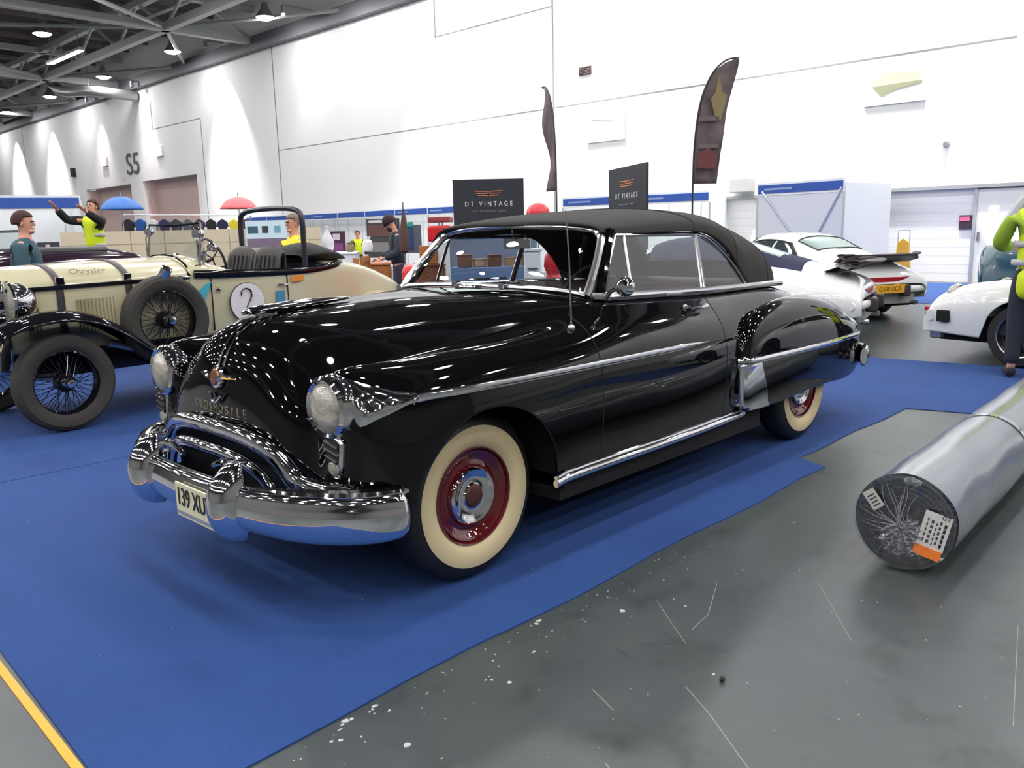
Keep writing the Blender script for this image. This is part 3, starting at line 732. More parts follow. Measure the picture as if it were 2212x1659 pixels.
# fabric top
rows = []
rx = [-1.085, -1.12, -1.3, -1.6, -1.95, -2.12, -2.28, -2.42, -2.6, -2.76, -2.89, -3.0, -3.06]
zc = [1.462, 1.49, 1.515, 1.54, 1.55, 1.547, 1.535, 1.52, 1.48, 1.41, 1.27, 1.12, 1.045]
ye = [.60, .625, .67, .685, .685, .70, .715, .735, .72, .70, .67, .60, .53]
ze = [1.405, 1.415, 1.405, 1.408, 1.405, 1.35, 1.25, 1.075, 1.07, 1.065, 1.06, 1.05, 1.042]
for k in range(len(rx)):
    c_, e_, y_ = zc[k], ze[k], ye[k]; h = c_-e_; x = rx[k]
    xe = x if k > 0 else x-.06
    yr = .60 if k >= 1 else y_  # roof shoulder
    r_ = []
    for t in np.linspace(0, 1, 9):
        yy = y_*math.sin(t*PI/2)**(.92); q = (1-abs(t)**2.6)
        if h < .2: zz = e_+h*math.cos(t*PI/2)**.75
        else:
            zz = e_+h*math.cos(t*PI/2)**(.62); yy = y_*(math.sin(t*PI/2)**.8)*(1-.0*t)
            yy = yy - .06*math.sin(PI*min(1, t))**2*(h/.4)*.5
        r_.append((x+(xe-x)*t, yy, zz))
    rows.append(r_)
T = surf(rows, 120, 40, sym=True, fit=1)
b = MB(); rw = MB(); T2 = T.copy(); T2[:, :, 1] *= -1
for Q in (T, T2):
    fs = []; ws = []
    for i in range(119):
        for j in range(39):
            q = (i*40+j, (i+1)*40+j, (i+1)*40+j+1, i*40+j+1)
            (ws if (-2.93 < Q[i, 0, 0] < -2.72 and abs(Q[i, j, 1]) < .33) else fs).append(q)
    b.add(Q.reshape(-1, 3), fs); rw.add(Q.reshape(-1, 3), ws)
top = b.obj('fabric_roof', 'fabric_top', olds, solid=.016, off=-1)
rw.obj('rear_window', 'glass', top)
b = MB()
for i in (38, 62, 88): b.tube([tuple(T[i, j]+np.array([0, 0, .0015])) for j in range(39, -1, -2)]+[(x, -y, z+.0015) for x, y, z in T[i, 1::2]], .004, 5)
b.obj('roof_seam', 'fabric_top', top)
# interior
ins = MB().box((-2.9, -.7, .36), (-.9, .7, .42)).obj('cabin_floor', 'dark_interior', olds, smooth=False)
def bench(x, zt_):
    b = MB()
    rows = [[(x+dx, y, z) for y in np.linspace(-.66, .66, 9)] for dx, z in ((.48, .50), (.5, .62), (.42, .68), (.1, .66), (0, .68), (-.06, .9), (-.10, zt_-.04), (-.16, zt_), (-.22, zt_-.06), (-.22, .5))]
    b.grid(surf(rows, 40, 18)); return b.obj('seat', mat('seat_red', (.05, .012, .01), .5), olds, solid=.02)
bench(-1.75, 1.10); bench(-2.55, 1.08)
MB().prism([(-1.0, 1.10), (-1.18, 1.10), (-1.20, 1.03), (-1.12, .9), (-1.0, .86)], (0, 1.36, 0), o=(0, -.68, 0), ux=(1, 0, 0)).obj('dashboard', 'dark_interior', olds, bevel=.01)
sw = MB().tube([(-1.33+.045*math.sin(a)*0-.10*math.sin(a), .37+.20*math.cos(a), 1.06+.18*math.sin(a)) for a in np.linspace(0, 2*PI, 40, endpoint=False)], .011, 8, closed=True)
sw.tube([(-1.33, .37, 1.06), (-1.1, .37, .98)], .018, 8); sw.tube([(-1.33, .17, 1.06), (-1.33, .57, 1.06)], .008, 8)
sw.obj('steering_wheel', 'black', olds)
for s in (1, -1): MB().box((-2.3, min(s*.70, s*.74), .4), (-1.05, max(s*.70, s*.74), 1.04)).obj('door_card', 'dark_interior', olds, smooth=False)
m_ = MB().tube([(-1.12, 0, 1.44), (-1.13, 0, 1.40), (-1.15, 0, 1.385)], .006, 6); m_.box((-1.165, -.10, 1.335), (-1.15, .10, 1.392)); m_.obj('rear_view_mirror', 'chrome', olds, bevel=.004)
# antenna, door mirror, door handle
a_ = on_body(-.63, .99, 0)
an = MB().ball((-.63, a_[1], .995), .018, 10).obj('antenna_base', 'steel', olds)
MB().tube([(-.63, a_[1], 1.0), (-.62, a_[1]+.0, 1.30), (-.60, a_[1]+.0, 1.52)], [.0045, .004, .003], 6).obj('antenna', 'chrome', an)
mm_ = MB().tube([(-.95, .77, 1.10), (-.955, .81, 1.14), (-.97, .85, 1.16)], [.014, .010, .012], 8)
mo = mm_.obj('mirror_arm', 'chrome', olds)
MB().lathe([(0, .06), (.022, .055), (.038, .036), (.048, 0), (.044, -.004), (0, -.004)], c=(-.97, .88, 1.16), axis=(1, .25, 0), n=24).obj('door_mirror', 'chrome', mo)
for s in (1, -1):
    h_ = on_body(-1.66, 1.0, .0, s); y0 = abs(h_[1])
    b = MB().tube([(-1.56, s*(y0+.0), 1.005), (-1.565, s*(y0+.03), 1.012), (-1.60, s*(y0+.042), 1.014), (-1.70, s*(y0+.042), 1.012), (-1.74, s*(y0+.036), 1.01)], [.014, .014, .013, .014, .006], 8)
    b.obj('door_handle', 'chrome', olds)
    MB().lathe([(.028, 0), (.026, .006), (0, .007)], c=(-1.56, s*(y0+.001), 1.003), axis=(0, s, .3), n=16).obj('handle_plate', 'chrome', olds)
# rear bumper
half = [(-4.22, 0, .45), (-4.20, .3, .45), (-4.16, .55, .45), (-4.08, .74, .455), (-3.97, .86, .465), (-3.86, .905, .47)]
Pc = curve([(x, -y, z) for x, y, z in half[:0:-1]]+half, 60)
MB().tube(Pc, [.085 if 2 < k < 57 else .06 for k in range(60)], 14, flat=(.4, 1)).obj('rear_bumper', 'chrome', olds)
for s in (1, -1):
    MB().lathe([(.06, -.03), (.062, .02), (.05, .04)], c=(-4.05, s*.70, .66), axis=(-1, s*.1, 0), n=20).obj('tail_lamp_ring', 'chrome', olds)
    MB().ball((-4.09, s*.705, .66), (.03, .048, .048), 10).obj('tail_lamp', mat('tail_red', (.35, .01, .01), .15), olds)
# ================================================================ cream vintage racer
# local axes: x rearwards, y away from the viewer, z up; origin under the near front wheel
cr = thing('vintage_racing_car', 'cream open vintage racing car with a black 2 in a white roundel', 'car', (.2, -3.5, .0065), R(184))
M['cream'] = mat('cream', sr((190, 185, 153)), .22, 0, **{'Coat Weight': .5})
M['black_gloss'] = mat('black_gloss', (.006, .006, .008), .06)
M['leather_dark'] = mat('leather_dark', (.028, .026, .024), .5)
M['strap'] = mat('strap', (.035, .03, .035), .5)
CY = .72
def sect(x, w, zt, zs, zb, cr_=.5):
    """half section from top centre to bottom: rounded shoulder at zs"""
    return [(x, 0, zt), (x, w*.35, zt-(zt-zs)*.06), (x, w*.68, zt-(zt-zs)*.3), (x, w*.9, zt-(zt-zs)*.68), (x, w*.985, zs), (x, w, zs-(zs-zb)*.33), (x, w, zs-(zs-zb)*.7), (x, w*.97, zb)]
def loft(secs, mu=80, mv=34, cx=0, cy=CY):
    g = surf(secs, mu, mv, sym=True, fit=1); b = MB()
    g1 = g.copy(); g1[:, :, 1] = cy-g[:, :, 1]; g2 = g.copy(); g2[:, :, 1] = cy+g[:, :, 1]
    b.grid(g1); b.grid(g2); return b, g
b, g = loft([sect(x, w, zt, zs, zb) for x, w, zt, zs, zb in [(-.16, .40, 1.24, 1.07, .60), (.1, .42, 1.25, 1.08, .58), (.45, .44, 1.26, 1.09, .56), (.85, .465, 1.27, 1.10, .55), (1.27, .49, 1.275, 1.11, .55)]])
bon = b.obj('bonnet', 'cream', cr, solid=.01)
b = MB()
for k in range(14):      # louvres
    x = .33+.028*k; b.box((x, .268, .70), (x+.010, .285, .98))
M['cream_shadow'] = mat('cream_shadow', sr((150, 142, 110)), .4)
b.obj('louvre', M['cream_shadow'], bon, smooth=False); b = MB()
for k in range(4):
    x = -.04+.028*k; b.box((x, .29, .70), (x+.010, .305, .94))
b.obj('louvre', M['cream_shadow'], bon, smooth=False)
MB().tube([(-.16, .305, 1.075), (.5, .275, 1.085), (1.27, .235, 1.10)], .016, 6).obj('bonnet_hinge_line', 'black_gloss', bon)
for x in (.19, .72):     # leather straps
    i = int(np.argmin(abs(g[:, 0, 0]-x))); P0 = [(x, CY-y*1.012-.004, z+.007) for _, y, z in g[i]] ; P1 = [(x+.055, CY-y*1.012-.004, z+.007) for _, y, z in g[i]]
    bb = MB(); bb.grid([P0, P1]); Q0 = [(x, CY+y*1.012+.004, z) for _, y, z in g[i]]; bb.grid([Q0, [(a+.055, c, d) for a, c, d in Q0]])
    so = bb.obj('bonnet_strap', 'strap', cr, solid=.006)
    MB().box((x-.005, .262, 1.10), (x+.06, .275, 1.16)).obj('strap_buckle', 'chrome', so, bevel=.003)
text('Chrysler', .062, 'bonnet_script', mat('faded_ink', (.22, .19, .14), .6), bon, (.46, .335, 1.195), (1, -.04, .0), (0, .55, .8), .002, sx=1.3)
# radiator
b, _ = loft([sect(x, w, zt, zs, .45) for x, w, zt, zs in [(-.32, .34, 1.18, 1.0), (-.28, .395, 1.235, 1.05), (-.16, .405, 1.245, 1.07)]], 16, 30)
b.obj('radiator_shell', 'chrome', cr, solid=.01)
MB().box((-.30, CY-.33, .5), (-.29, CY+.33, 1.12)).obj('radiator_core', 'void', cr, smooth=False)
MB().lathe([(0, .07), (.03, .065), (.035, .03), (.028, 0)], c=(-.24, CY, 1.24), n=16).obj('radiator_cap', 'chrome', cr)
# scuttle and body with long pointed tail
secs = [sect(x, w, zt, zs, zb) for x, w, zt, zs, zb in [(1.27, .495, 1.28, 1.12, .58), (1.45, .53, 1.29, 1.13, .58), (1.7, .565, 1.16, 1.12, .58), (2.1, .59, 1.13, 1.11, .57), (2.5, .60, 1.14, 1.12, .56), (2.75, .60, 1.20, 1.13, .56), (3.0, .58, 1.19, 1.10, .57), (3.3, .53, 1.14, 1.03, .60), (3.6, .45, 1.05, .93, .62), (3.85, .33, .95, .85, .64), (4.0, .18, .87, .80, .66), (4.05, .04, .82, .78, .70)]]
G2 = surf(secs, 140, 40, sym=True, fit=1)
b = MB()
for sg in (-1, 1):
    Q = G2.copy(); Q[:, :, 1] = CY+sg*G2[:, :, 1]; vs = Q.reshape(-1, 3); fs = []
    for i in range(139):
        for j in range(39):
            x = G2[i, 0, 0]; y = G2[i, j, 1]; z = G2[i, j, 2]
            if 1.62 < x < 2.72 and y < .50: continue      # cockpit
            if (x-3.3)**2+(z-.38)**2 < .40**2 and j > 18: continue   # rear wheel arch
            fs.append((i*40+j, (i+1)*40+j, (i+1)*40+j+1, i*40+j+1))
    b.add(vs, fs)
b.obj('body_shell', 'cream', cr, solid=.012)
# cockpit rim
rim = curve([(1.30, CY-.515, 1.125), (1.6, CY-.565, 1.115), (2.1, CY-.592, 1.105), (2.5, CY-.602, 1.112), (2.8, CY-.58, 1.145), (2.95, CY-.48, 1.185)], 30)
for sg in (0, 1):
    P = [(x, y if not sg else 2*CY-y, z) for x, y, z in rim]
    MB().tube(P, [.034]*24+[.03, .026, .022, .018, .012, .006], 10, flat=(.55, 1)).obj('cockpit_rim', 'black_gloss', cr)
MB().tube(curve([(1.27, CY-.49, 1.11), (1.29, CY-.4, 1.20), (1.30, CY-.2, 1.27), (1.30, CY, 1.285), (1.30, CY+.2, 1.27), (1.29, CY+.4, 1.20), (1.27, CY+.49, 1.11)], 30), .013, 8).obj('scuttle_band', 'black_gloss', cr)
MB().box((1.3, CY-.5, .45), (3.0, CY+.5, .62)).obj('cockpit_floor', 'void', cr, smooth=False)
MB().box((.0, CY-.40, .42), (1.3, CY+.40, .56)).obj('engine_tray', 'void', cr, smooth=False)
for x in (1.44, 2.19):   # door shut lines
    b = MB(); w = .53 if x < 2 else .592
    b.box((x, CY-w-.010, .62), (x+.006, CY-w+.02, 1.08)); b.obj('door_seam', 'void', cr, smooth=False)
MB().tube([(2.08, CY-.605, .985), (2.13, CY-.625, .985), (2.19, CY-.605, .985)], .010, 8).obj('door_handle', 'chrome', cr)
MB().lathe([(0, .012), (.018, .01), (.022, 0)], c=(1.50, CY-.553, .98), axis=(0, -1, 0), n=14).obj('fuel_cap', 'chrome', cr)
# roundel, number and stickers
def disc(x, y, z, r, name, m, th=.004, n=40):
    return MB().lathe([(0, th), (r, th), (r, 0)], c=(x, y, z), axis=(0, -1, 0), n=n).obj(name, m, cr)
ry = CY-.578
d0 = disc(1.76, ry, .85, .178, 'roundel_edge', mat('thin_brown', (.05, .03, .03), .5), .010)
d1 = disc(1.76, ry-.0105, .85, .173, 'roundel', mat('roundel_white', sr((215, 212, 214)), .4))
tw = MB()
P = curve([(1.695, 0, .915), (1.70, 0, .955), (1.745, 0, .978), (1.79, 0, .955), (1.795, 0, .90), (1.76, 0, .835), (1.72, 0, .775), (1.695, 0, .745)], 26)
tw.tube([(x, ry-.018, z) for x, _, z in P], [.016, .018, .016, .012, .010, .010, .011, .012, .014, .016, .018, .02, .021, .021, .019, .017, .015, .013, .011, .010, .009, .009, .008, .008, .008, .008], 8, flat=(1, .25))
tw.tube([(1.69, ry-.018, .745), (1.72, ry-.018, .765), (1.77, ry-.018, .745), (1.81, ry-.018, .775)], [.008, .014, .02, .006], 8, flat=(.25, 1))
tw.obj('race_number', mat('maroon_ink', (.045, .015, .025), .5), cr)
MB().prism([(1.30, .96), (1.38, 1.03), (1.44, 1.055), (1.41, .98), (1.36, .90)], (0, .006, 0), o=(0, CY-.548, 0), ux=(1, 0, 0)).obj('cyan_sticker', mat('cyan', sr((60, 165, 185)), .5), cr, smooth=False)
MB().prism([(2.23, 1.0), (2.37, 1.01), (2.37, 1.065), (2.23, 1.055)], (0, .006, 0), o=(0, CY-.612, 0), ux=(1, 0, 0)).obj('orange_sticker', mat('orange', sr((215, 135, 50)), .5), cr, smooth=False)
MB().prism([(2.06, .77), (2.15, .77), (2.15, .93), (2.06, .93)], (0, .006, 0), o=(0, CY-.608, 0), ux=(1, 0, 0)).obj('blue_sticker', mat('tape_blue', sr((60, 130, 170)), .5), cr, smooth=False)
# seats
for y in (CY-.23, CY+.23):
    rows = []
    for dx, z in ((-.45, .66), (-.42, .78), (-.1, .80), (0, .84), (.06, 1.05), (.11, 1.27), (.14, 1.325), (.19, 1.30), (.17, 1.0), (.12, .7)):
        rows.append([(2.12+dx, y+yy, z-(.05 if abs(yy) > .19 else 0)) for yy in (-.215, -.2, -.1, 0, .1, .2, .215)])
    so = MB().grid(surf(rows, 34, 16)).obj('seat', 'leather_dark', cr, solid=.02)
    bb = MB()
    for q in range(5):
        yy = -.14+.07*q; bb.tube([(2.12+a, y+yy, z) for a, z in ((-.005, .86), (.052, 1.05), (.098, 1.25))], .007, 6)
    bb.obj('seat_fluting', 'leather_dark', so)
# hoop of the folded hood and the hood bundle
hp = curve([(2.46, CY-.53, 1.12), (2.46, CY-.53, 1.35), (2.46, CY-.52, 1.60), (2.46, CY-.44, 1.675), (2.46, CY-.2, 1.70), (2.46, CY+.2, 1.70), (2.46, CY+.44, 1.675), (2.46, CY+.52, 1.60), (2.46, CY+.53, 1.35), (2.46, CY+.53, 1.12)], 50)
MB().tube(hp, .027, 10).obj('hood_hoop', mat('hoop', (.02, .018, .03), .3), cr)
rows = []
for k, (x, w, z, r) in enumerate([(2.52, .40, 1.22, .03), (2.6, .5, 1.25, .08), (2.75, .53, 1.26, .10), (2.9, .5, 1.24, .09), (3.02, .42, 1.21, .06), (3.08, .38, 1.19, .02)]):
    rows.append([(x+.02*math.sin(5*a), CY+w*math.cos(a), z+r*math.sin(a)*(1+.3*math.sin(3*a+k))) for a in np.linspace(0, 2*PI, 17)])
MB().grid(surf(rows, 30, 40, fit=0)).obj('folded_hood', mat('hood_cloth', (.02, .02, .02), .85, bump=(30, .6)), cr)
# windscreen
A0, A1 = (1.40, CY-.46, 1.19), (1.44, CY-.45, 1.56); B0, B1 = (1.40, CY+.46, 1.19), (1.44, CY+.45, 1.56)
f = MB(); f.tube([A0, A1], .010, 8); f.tube([B0, B1], .010, 8); f.tube(curve([A1, (1.435, CY, 1.545), B1], 12), .010, 8); f.tube(curve([A0, (1.39, CY, 1.30), B0], 12), .008, 8)
wf = f.obj('windscreen_frame', 'chrome', cr)
MB().grid([[tuple(np.array(a)*(1-t)+np.array(c)*t) for t in np.linspace(0, 1, 6)] for a, c in zip(curve([A0, (1.39, CY, 1.30), B0], 12), curve([A1, (1.435, CY, 1.545), B1], 12))]).obj('windscreen_glass', 'glass', wf)
# aero screen, spotlamps, mirror, steering wheel
q = MB(); q.grid([[(1.46+.10*math.sin(PI*u), CY-.42+.34*u, 1.22+t*(.10+.13*math.sin(PI*u))) for t in (0, .5, 1)] for u in np.linspace(0, 1, 14)]); q.obj('aero_screen', 'glass', cr)
for (x, y, z, r) in ((1.42, CY-.42, 1.47, .055), (1.50, CY-.5, 1.35, .045), (1.44, CY+.48, 1.5, .04)):
    MB().lathe([(0, -.06), (r*.6, -.05), (r, -.01), (r, .01), (r*.8, .02), (0, .025)], c=(x, y, z), axis=(-1, -.3, 0), n=18).tube([(x, y, z), (1.41, y, z-.06), (1.41, y, 1.2)], .008, 6).obj('spot_lamp', 'chrome', cr)
w = MB().tube([(1.66-.06*math.sin(a), CY-.23+.19*math.cos(a), 1.24+.18*math.sin(a)) for a in np.linspace(0, 2*PI, 32, endpoint=False)], .012, 8, closed=True)
for a in (.5, 2.6, 4.7): w.tube([(1.66, CY-.23, 1.24), (1.66-.06*math.sin(a), CY-.23+.19*math.cos(a), 1.24+.18*math.sin(a))], .007, 6)
w.tube([(1.66, CY-.23, 1.24), (1.4, CY-.23, 1.15)], .015, 8); w.obj('steering_wheel', 'black', cr)
MB().prism([(1.36, 1.2), (1.42, 1.2), (1.46, 1.02), (1.40, .95)], (0, .9, 0), o=(0, CY-.45, 0), ux=(1, 0, 0)).obj('dashboard', 'leather_dark', cr, smooth=False)
# big headlamps and front bar
for y in (CY-.36, CY+.36):
    h = MB().lathe([(0, .20), (.06, .185), (.115, .14), (.15, .06), (.155, 0), (.165, -.01), (.16, -.025), (.148, -.02)], c=(-.12, y-.0, .985), axis=(1, 0, 0), n=32).obj('headlamp', 'chrome', cr)
    MB().lathe([(.15, -.018), (.1, -.04), (0, -.05)], c=(-.12, y, .985), axis=(1, 0, 0), n=28).obj('headlamp_lens', 'lens', h)
    MB().tube([(-.05, y, .83), (-.05, y, .60)], .02, 8).obj('headlamp_post', 'chrome', h)
MB().tube([(-.10, .05, .80), (-.10, 2*CY-.05, .80)], .018, 8).obj('lamp_bar', 'chrome', cr)
# wire wheels
def wire_wheel(name, c, s, R0=.373, parent=cr, tilt=0):
    x, y, z = c; w = bpy.data.objects.new(name, None); COL.objects.link(w); w.parent = parent; w.location = c
    ax = (0, s, 0)
    ty = MB().lathe([(.245, -.055), (.29, -.075), (.335, -.075), (.362, -.055), (R0, -.02), (R0, .02), (.362, .055), (.335, .075), (.29, .075), (.262, .062), (.245, .05)], axis=ax, n=56).obj('tyre', mat('old_tyre', (.035, .032, .026), .8, bump=(40, .3)), w)
    MB().lathe([(.245, .05), (.238, .052), (.228, .03), (.225, 0), (.228, -.03), (.24, -.055)], axis=ax, n=48).obj('rim', 'black_gloss', w)
    sp = MB()
    for k in range(60):
        a = 2*PI*k/60; a2 = a+(.35 if k % 2 else -.35); hh = .06 if k % 3 else -.03; r1 = .05 if k % 3 else .07
        # lathe axis is y
        sp.tube([(r1*math.cos(a2), s*hh, r1*math.sin(a2)), (.23*math.cos(a), s*.0, .23*math.sin(a))], .0028, 4, cap=False)
    sp.obj('spokes', 'black_gloss', w)
    hb = MB().lathe([(.07, -.05), (.075, .02), (.06, .06), (.045, .075), (0, .08)], axis=ax, n=28).obj('hub', 'black_gloss', w)
    MB().lathe([(.038, .075), (.04, .10), (.03, .12), (.012, .125), (0, .125)], axis=ax, n=20).box((-.05, s*.085-.008, -.01), (.05, s*.085+.008, .01)).obj('spinner', 'chrome', hb)
    return w
wire_wheel('front_wheel', (.09, .08, .373), -1); wire_wheel('front_wheel', (0, 2*CY-.08, .373), 1)
wire_wheel('rear_wheel', (3.3, .08, .373), -1); wire_wheel('rear_wheel', (3.3, 2*CY-.08, .373), 1)
wire_wheel('spare_wheel', (.965, .12, .765), -1)
MB().lathe([(0, .09), (.045, .08), (.05, 0)], c=(.965, .10, 1.13), axis=(.2, -.6, .8), n=14).obj('spare_mirror', 'chrome', cr)
# sweeping front wings joined to running boards
for side in (0, 1):
    path = [(-.52, .66, .10), (-.47, .78, .13), (-.36, .865, .15), (-.18, .915, .16), (.03, .93, .165), (.22, .90, .165), (.40, .82, .165), (.56, .70, .165), (.72, .575, .165), (.9, .485, .165), (1.15, .455, .165), (1.6, .455, .165), (2.2, .46, .165), (2.7, .47, .16)]
    rows = []
    for i, (x, z, w) in enumerate(path):
        x += .08 if i < 8 else .03
        cr2 = .05 if i < 8 else .012
        row = []
        for t in np.linspace(-1, 1, 9):
            y = .10+t*w; zz = z-cr2*abs(t)**2.2-(.03 if abs(t) > .99 else 0)
            row.append((x, y if not side else 2*CY-y, zz))
        rows.append(row)
    MB().grid(surf(rows, 110, 22, fit=0)).obj('front_wing', 'black_gloss', cr, solid=.008)
    yy = CY-.50 if not side else CY+.46
    MB().box((.1, yy, .40), (2.9, yy+.04, .60)).obj('valance', 'black_gloss', cr, smooth=False)
    # rear wing over the wheel
    rows = []
    for a in np.linspace(R(200), R(-5), 16):
        x = 3.3+.43*math.cos(a); z = .385+.47*math.sin(a)
        rows.append([(x, (CY-.50-.13*(1+t)) if not side else (CY+.50+.13*(1+t)), z-.04*max(0, t)**2) for t in np.linspace(-1, 1, 7)])
    MB().grid(surf(rows, 50, 14, fit=0)).obj('rear_wing', 'cream', cr, solid=.01)
# exhaust pipe
MB().tube(curve([(.5, .2, .62), (.9, .18, .50), (1.6, .22, .34), (3.6, .24, .33)], 24), .035, 10).obj('exhaust_pipe', 'steel', cr)
# ================================================================ white rear-engined coupes
M['white_paint'] = mat('white_paint', (.80, .82, .80), .12, 0, **{'Coat Weight': .6})
M['spoiler_black'] = mat('spoiler_black', (.035, .025, .03), .5)
M['glass_dark'] = mat('glass_dark', (.035, .05, .05), .05)
M['glass_green'] = mat('glass_green', (.30, .40, .38), .08)
M['lens_red'] = mat('lens_red', sr((150, 25, 40)), .2)
M['lens_amber'] = mat('lens_amber', sr((215, 105, 30)), .2)
M['navy_cloth'] = mat('navy_cloth', (.02, .025, .06), .9)
SIDE = lambda a: a + [(.81, .65), (.81, .43), (.78, .20)]
def P911(x, L): return [(x, y, z) for y, z in L]
C911 = [P911(-.99, [(0,.54),(.3,.54),(.5,.535),(.62,.53),(.69,.51),(.73,.47),(.73,.41),(.70,.35)]),
 P911(-.955, [(0,.69),(.3,.685),(.5,.675),(.62,.65),(.70,.61),(.76,.53),(.765,.42),(.74,.33)]),
 P911(-.80, [(0,.79),(.3,.78),(.48,.765),(.61,.73),(.72,.68),(.80,.57),(.80,.42),(.77,.31)]),
 P911(-.42, [(0,.92),(.28,.91),(.45,.88),(.58,.82),(.75,.74),(.84,.60),(.84,.42),(.80,.28)]),
 P911(0, [(0,1.04),(.26,1.03),(.43,.985),(.56,.90),(.74,.78),(.85,.62),(.85,.44),(.82,.26)]),
 P911(.35, [(0,1.155),(.27,1.145),(.45,1.09),(.62,.93),(.75,.80),(.83,.63),(.83,.44),(.80,.22)]),
 P911(.75, [(0,1.255),(.3,1.245),(.49,1.19),(.67,.94),(.76,.83),(.81,.65),(.81,.44),(.78,.20)]),
 P911(1.2, [(0,1.29),(.32,1.28),(.51,1.225),(.70,.93),(.77,.83),(.81,.65),(.81,.42),(.78,.20)]),
 P911(1.6, [(0,1.25),(.32,1.24),(.50,1.18),(.70,.92),(.77,.82),(.81,.65),(.81,.42),(.78,.20)]),
 P911(1.95, [(0,1.09),(.33,1.08),(.55,1.02),(.70,.89),(.77,.81),(.82,.65),(.82,.42),(.79,.20)]),
 P911(2.25, [(0,.92),(.3,.91),(.55,.89),(.66,.86),(.76,.80),(.83,.64),(.83,.44),(.79,.24)]),
 P911(2.7, [(0,.80),(.3,.79),(.45,.785),(.58,.81),(.72,.80),(.81,.64),(.81,.44),(.77,.26)]),
 P911(3.05, [(0,.68),(.28,.67),(.42,.67),(.54,.71),(.66,.70),(.75,.58),(.75,.44),(.72,.28)]),
 P911(3.22, [(0,.55),(.28,.55),(.42,.55),(.54,.56),(.62,.55),(.69,.51),(.70,.42),(.68,.28)]),
 P911(3.28, [(0,.44),(.28,.44),(.42,.44),(.52,.44),(.59,.43),(.64,.40),(.65,.36),(.64,.27)])]
def coupe(label, loc, rz, roof='coupe', spoiler=True, plate=None, plain=False):
    t = thing('sports_car', label, 'car', (*loc, .0065 if loc[0] > -8 else 0), R(rz))
    G9 = surf(C911, 150, 60, sym=True, fit=1); AR = .345
    for i in range(150):
        x = G9[i, -1, 0]
        for cx in (0, 2.27):
            if abs(x-cx) < AR:
                zbn = .31+math.sqrt(AR*AR-(x-cx)**2); row = G9[i].copy(); j0 = 34; z0 = row[j0, 2]
                zs = row[::-1, 2]
                for j in range(j0, 60):
                    z = z0+(min(zbn, z0-.005)-z0)*(j-j0)/(59-j0); G9[i, j] = [np.interp(z, zs, row[::-1, k]) for k in range(3)]
    shell, gl, rg, soft, fg = MB(), MB(), MB(), MB(), MB()
    v = lambda j: j/59*7
    for sg in (1, -1):
        Q = G9.copy(); Q[:, :, 1] *= sg; vs = Q.reshape(-1, 3); A, B, C_, D_, F_ = [], [], [], [], []
        for i in range(149):
            for j in range(59):
                q = (i*60+j, (i+1)*60+j, (i+1)*60+j+1, i*60+j+1)
                x = (G9[i, j, 0]+G9[i+1, j, 0])/2; vv = v(j+.5)
                f = (x-.20)/(2.02-.20)
                side = 2.12 < vv < 2.98 and .28+(.35*(2.98-vv)) < x < 2.12-.45*(2.98-vv) and not (.92 < x < .97)
                rear = vv < 1.75 and .02+.02*vv < x < .62-.06*vv
                front = vv < 1.9 and 1.66 < x < 2.16-.05*vv
                if roof == 'soft' and x > -.25 and x < 1.7 and vv < 2.95:
                    (C_ if rear and vv < 1.5 else D_).append(q); continue
                (B if side else C_ if rear else F_ if front else A).append(q)
        for mb, fs in ((shell, A), (gl, B), (rg, C_), (soft, D_), (fg, F_)): mb.add(vs, fs)
    shell.obj('body_shell', 'white_paint', t, solid=.01, angle=60)
    if gl.f and roof != 'soft': gl.obj('side_window', 'glass_dark', t)
    rg.obj('rear_window', 'glass_green', t)
    if fg.f: fg.obj('windscreen', 'glass_green', t)
    def pt(x, vv, s=1, off=.004):
        i = int(np.argmin(abs(G9[:, 20, 0]-x))); i = max(1, min(148, i)); i0 = i if G9[i, 20, 0] <= x else i-1
        fx = (x-G9[i0, 20, 0])/max(1e-6, G9[i0+1, 20, 0]-G9[i0, 20, 0]); j = vv/7*59; j0 = int(j); fj = j-j0
        p = (G9[i0, j0]*(1-fj)+G9[i0, j0+1]*fj)*(1-fx)+(G9[i0+1, j0]*(1-fj)+G9[i0+1, j0+1]*fj)*fx
        return (p[0], s*p[1], p[2]+off*.5)
    if roof != 'soft':
        for s in (1, -1):
            loop = [(.28+.35*(2.98-v_), v_) for v_ in np.linspace(2.98, 2.12, 8)]+[(x_, 2.12) for x_ in np.linspace(.65, 1.70, 8)]+[(2.12-.45*(2.98-v_), v_) for v_ in np.linspace(2.12, 2.98, 8)]+[(x_, 2.98) for x_ in np.linspace(2.05, .35, 12)]
            MB().tube([pt(a, c, s) for a, c in loop], .013, 6, closed=True).obj('window_seal', 'black', t)
        for nm_, loop in (('rear_window_seal', [(.02+.02*v_, v_) for v_ in np.linspace(0, 1.75, 8)]+[(x_, 1.75) for x_ in np.linspace(.12, .48, 5)]+[(.62-.06*v_, v_) for v_ in np.linspace(1.75, 0, 8)]), ('windscreen_seal', [(2.16-.05*v_, v_) for v_ in np.linspace(0, 1.9, 8)]+[(x_, 1.9) for x_ in np.linspace(2.0, 1.7, 5)]+[(1.66, v_) for v_ in np.linspace(1.9, 0, 8)])):
            P1 = [pt(a, c, 1) for a, c in loop]; P2 = [(x, -y, z) for x, y, z in P1]
            MB().tube(P1, .013, 6).tube(P2, .013, 6).obj(nm_, 'black', t)
    if soft.f: soft.obj('soft_top', 'navy_cloth', t, solid=.02)
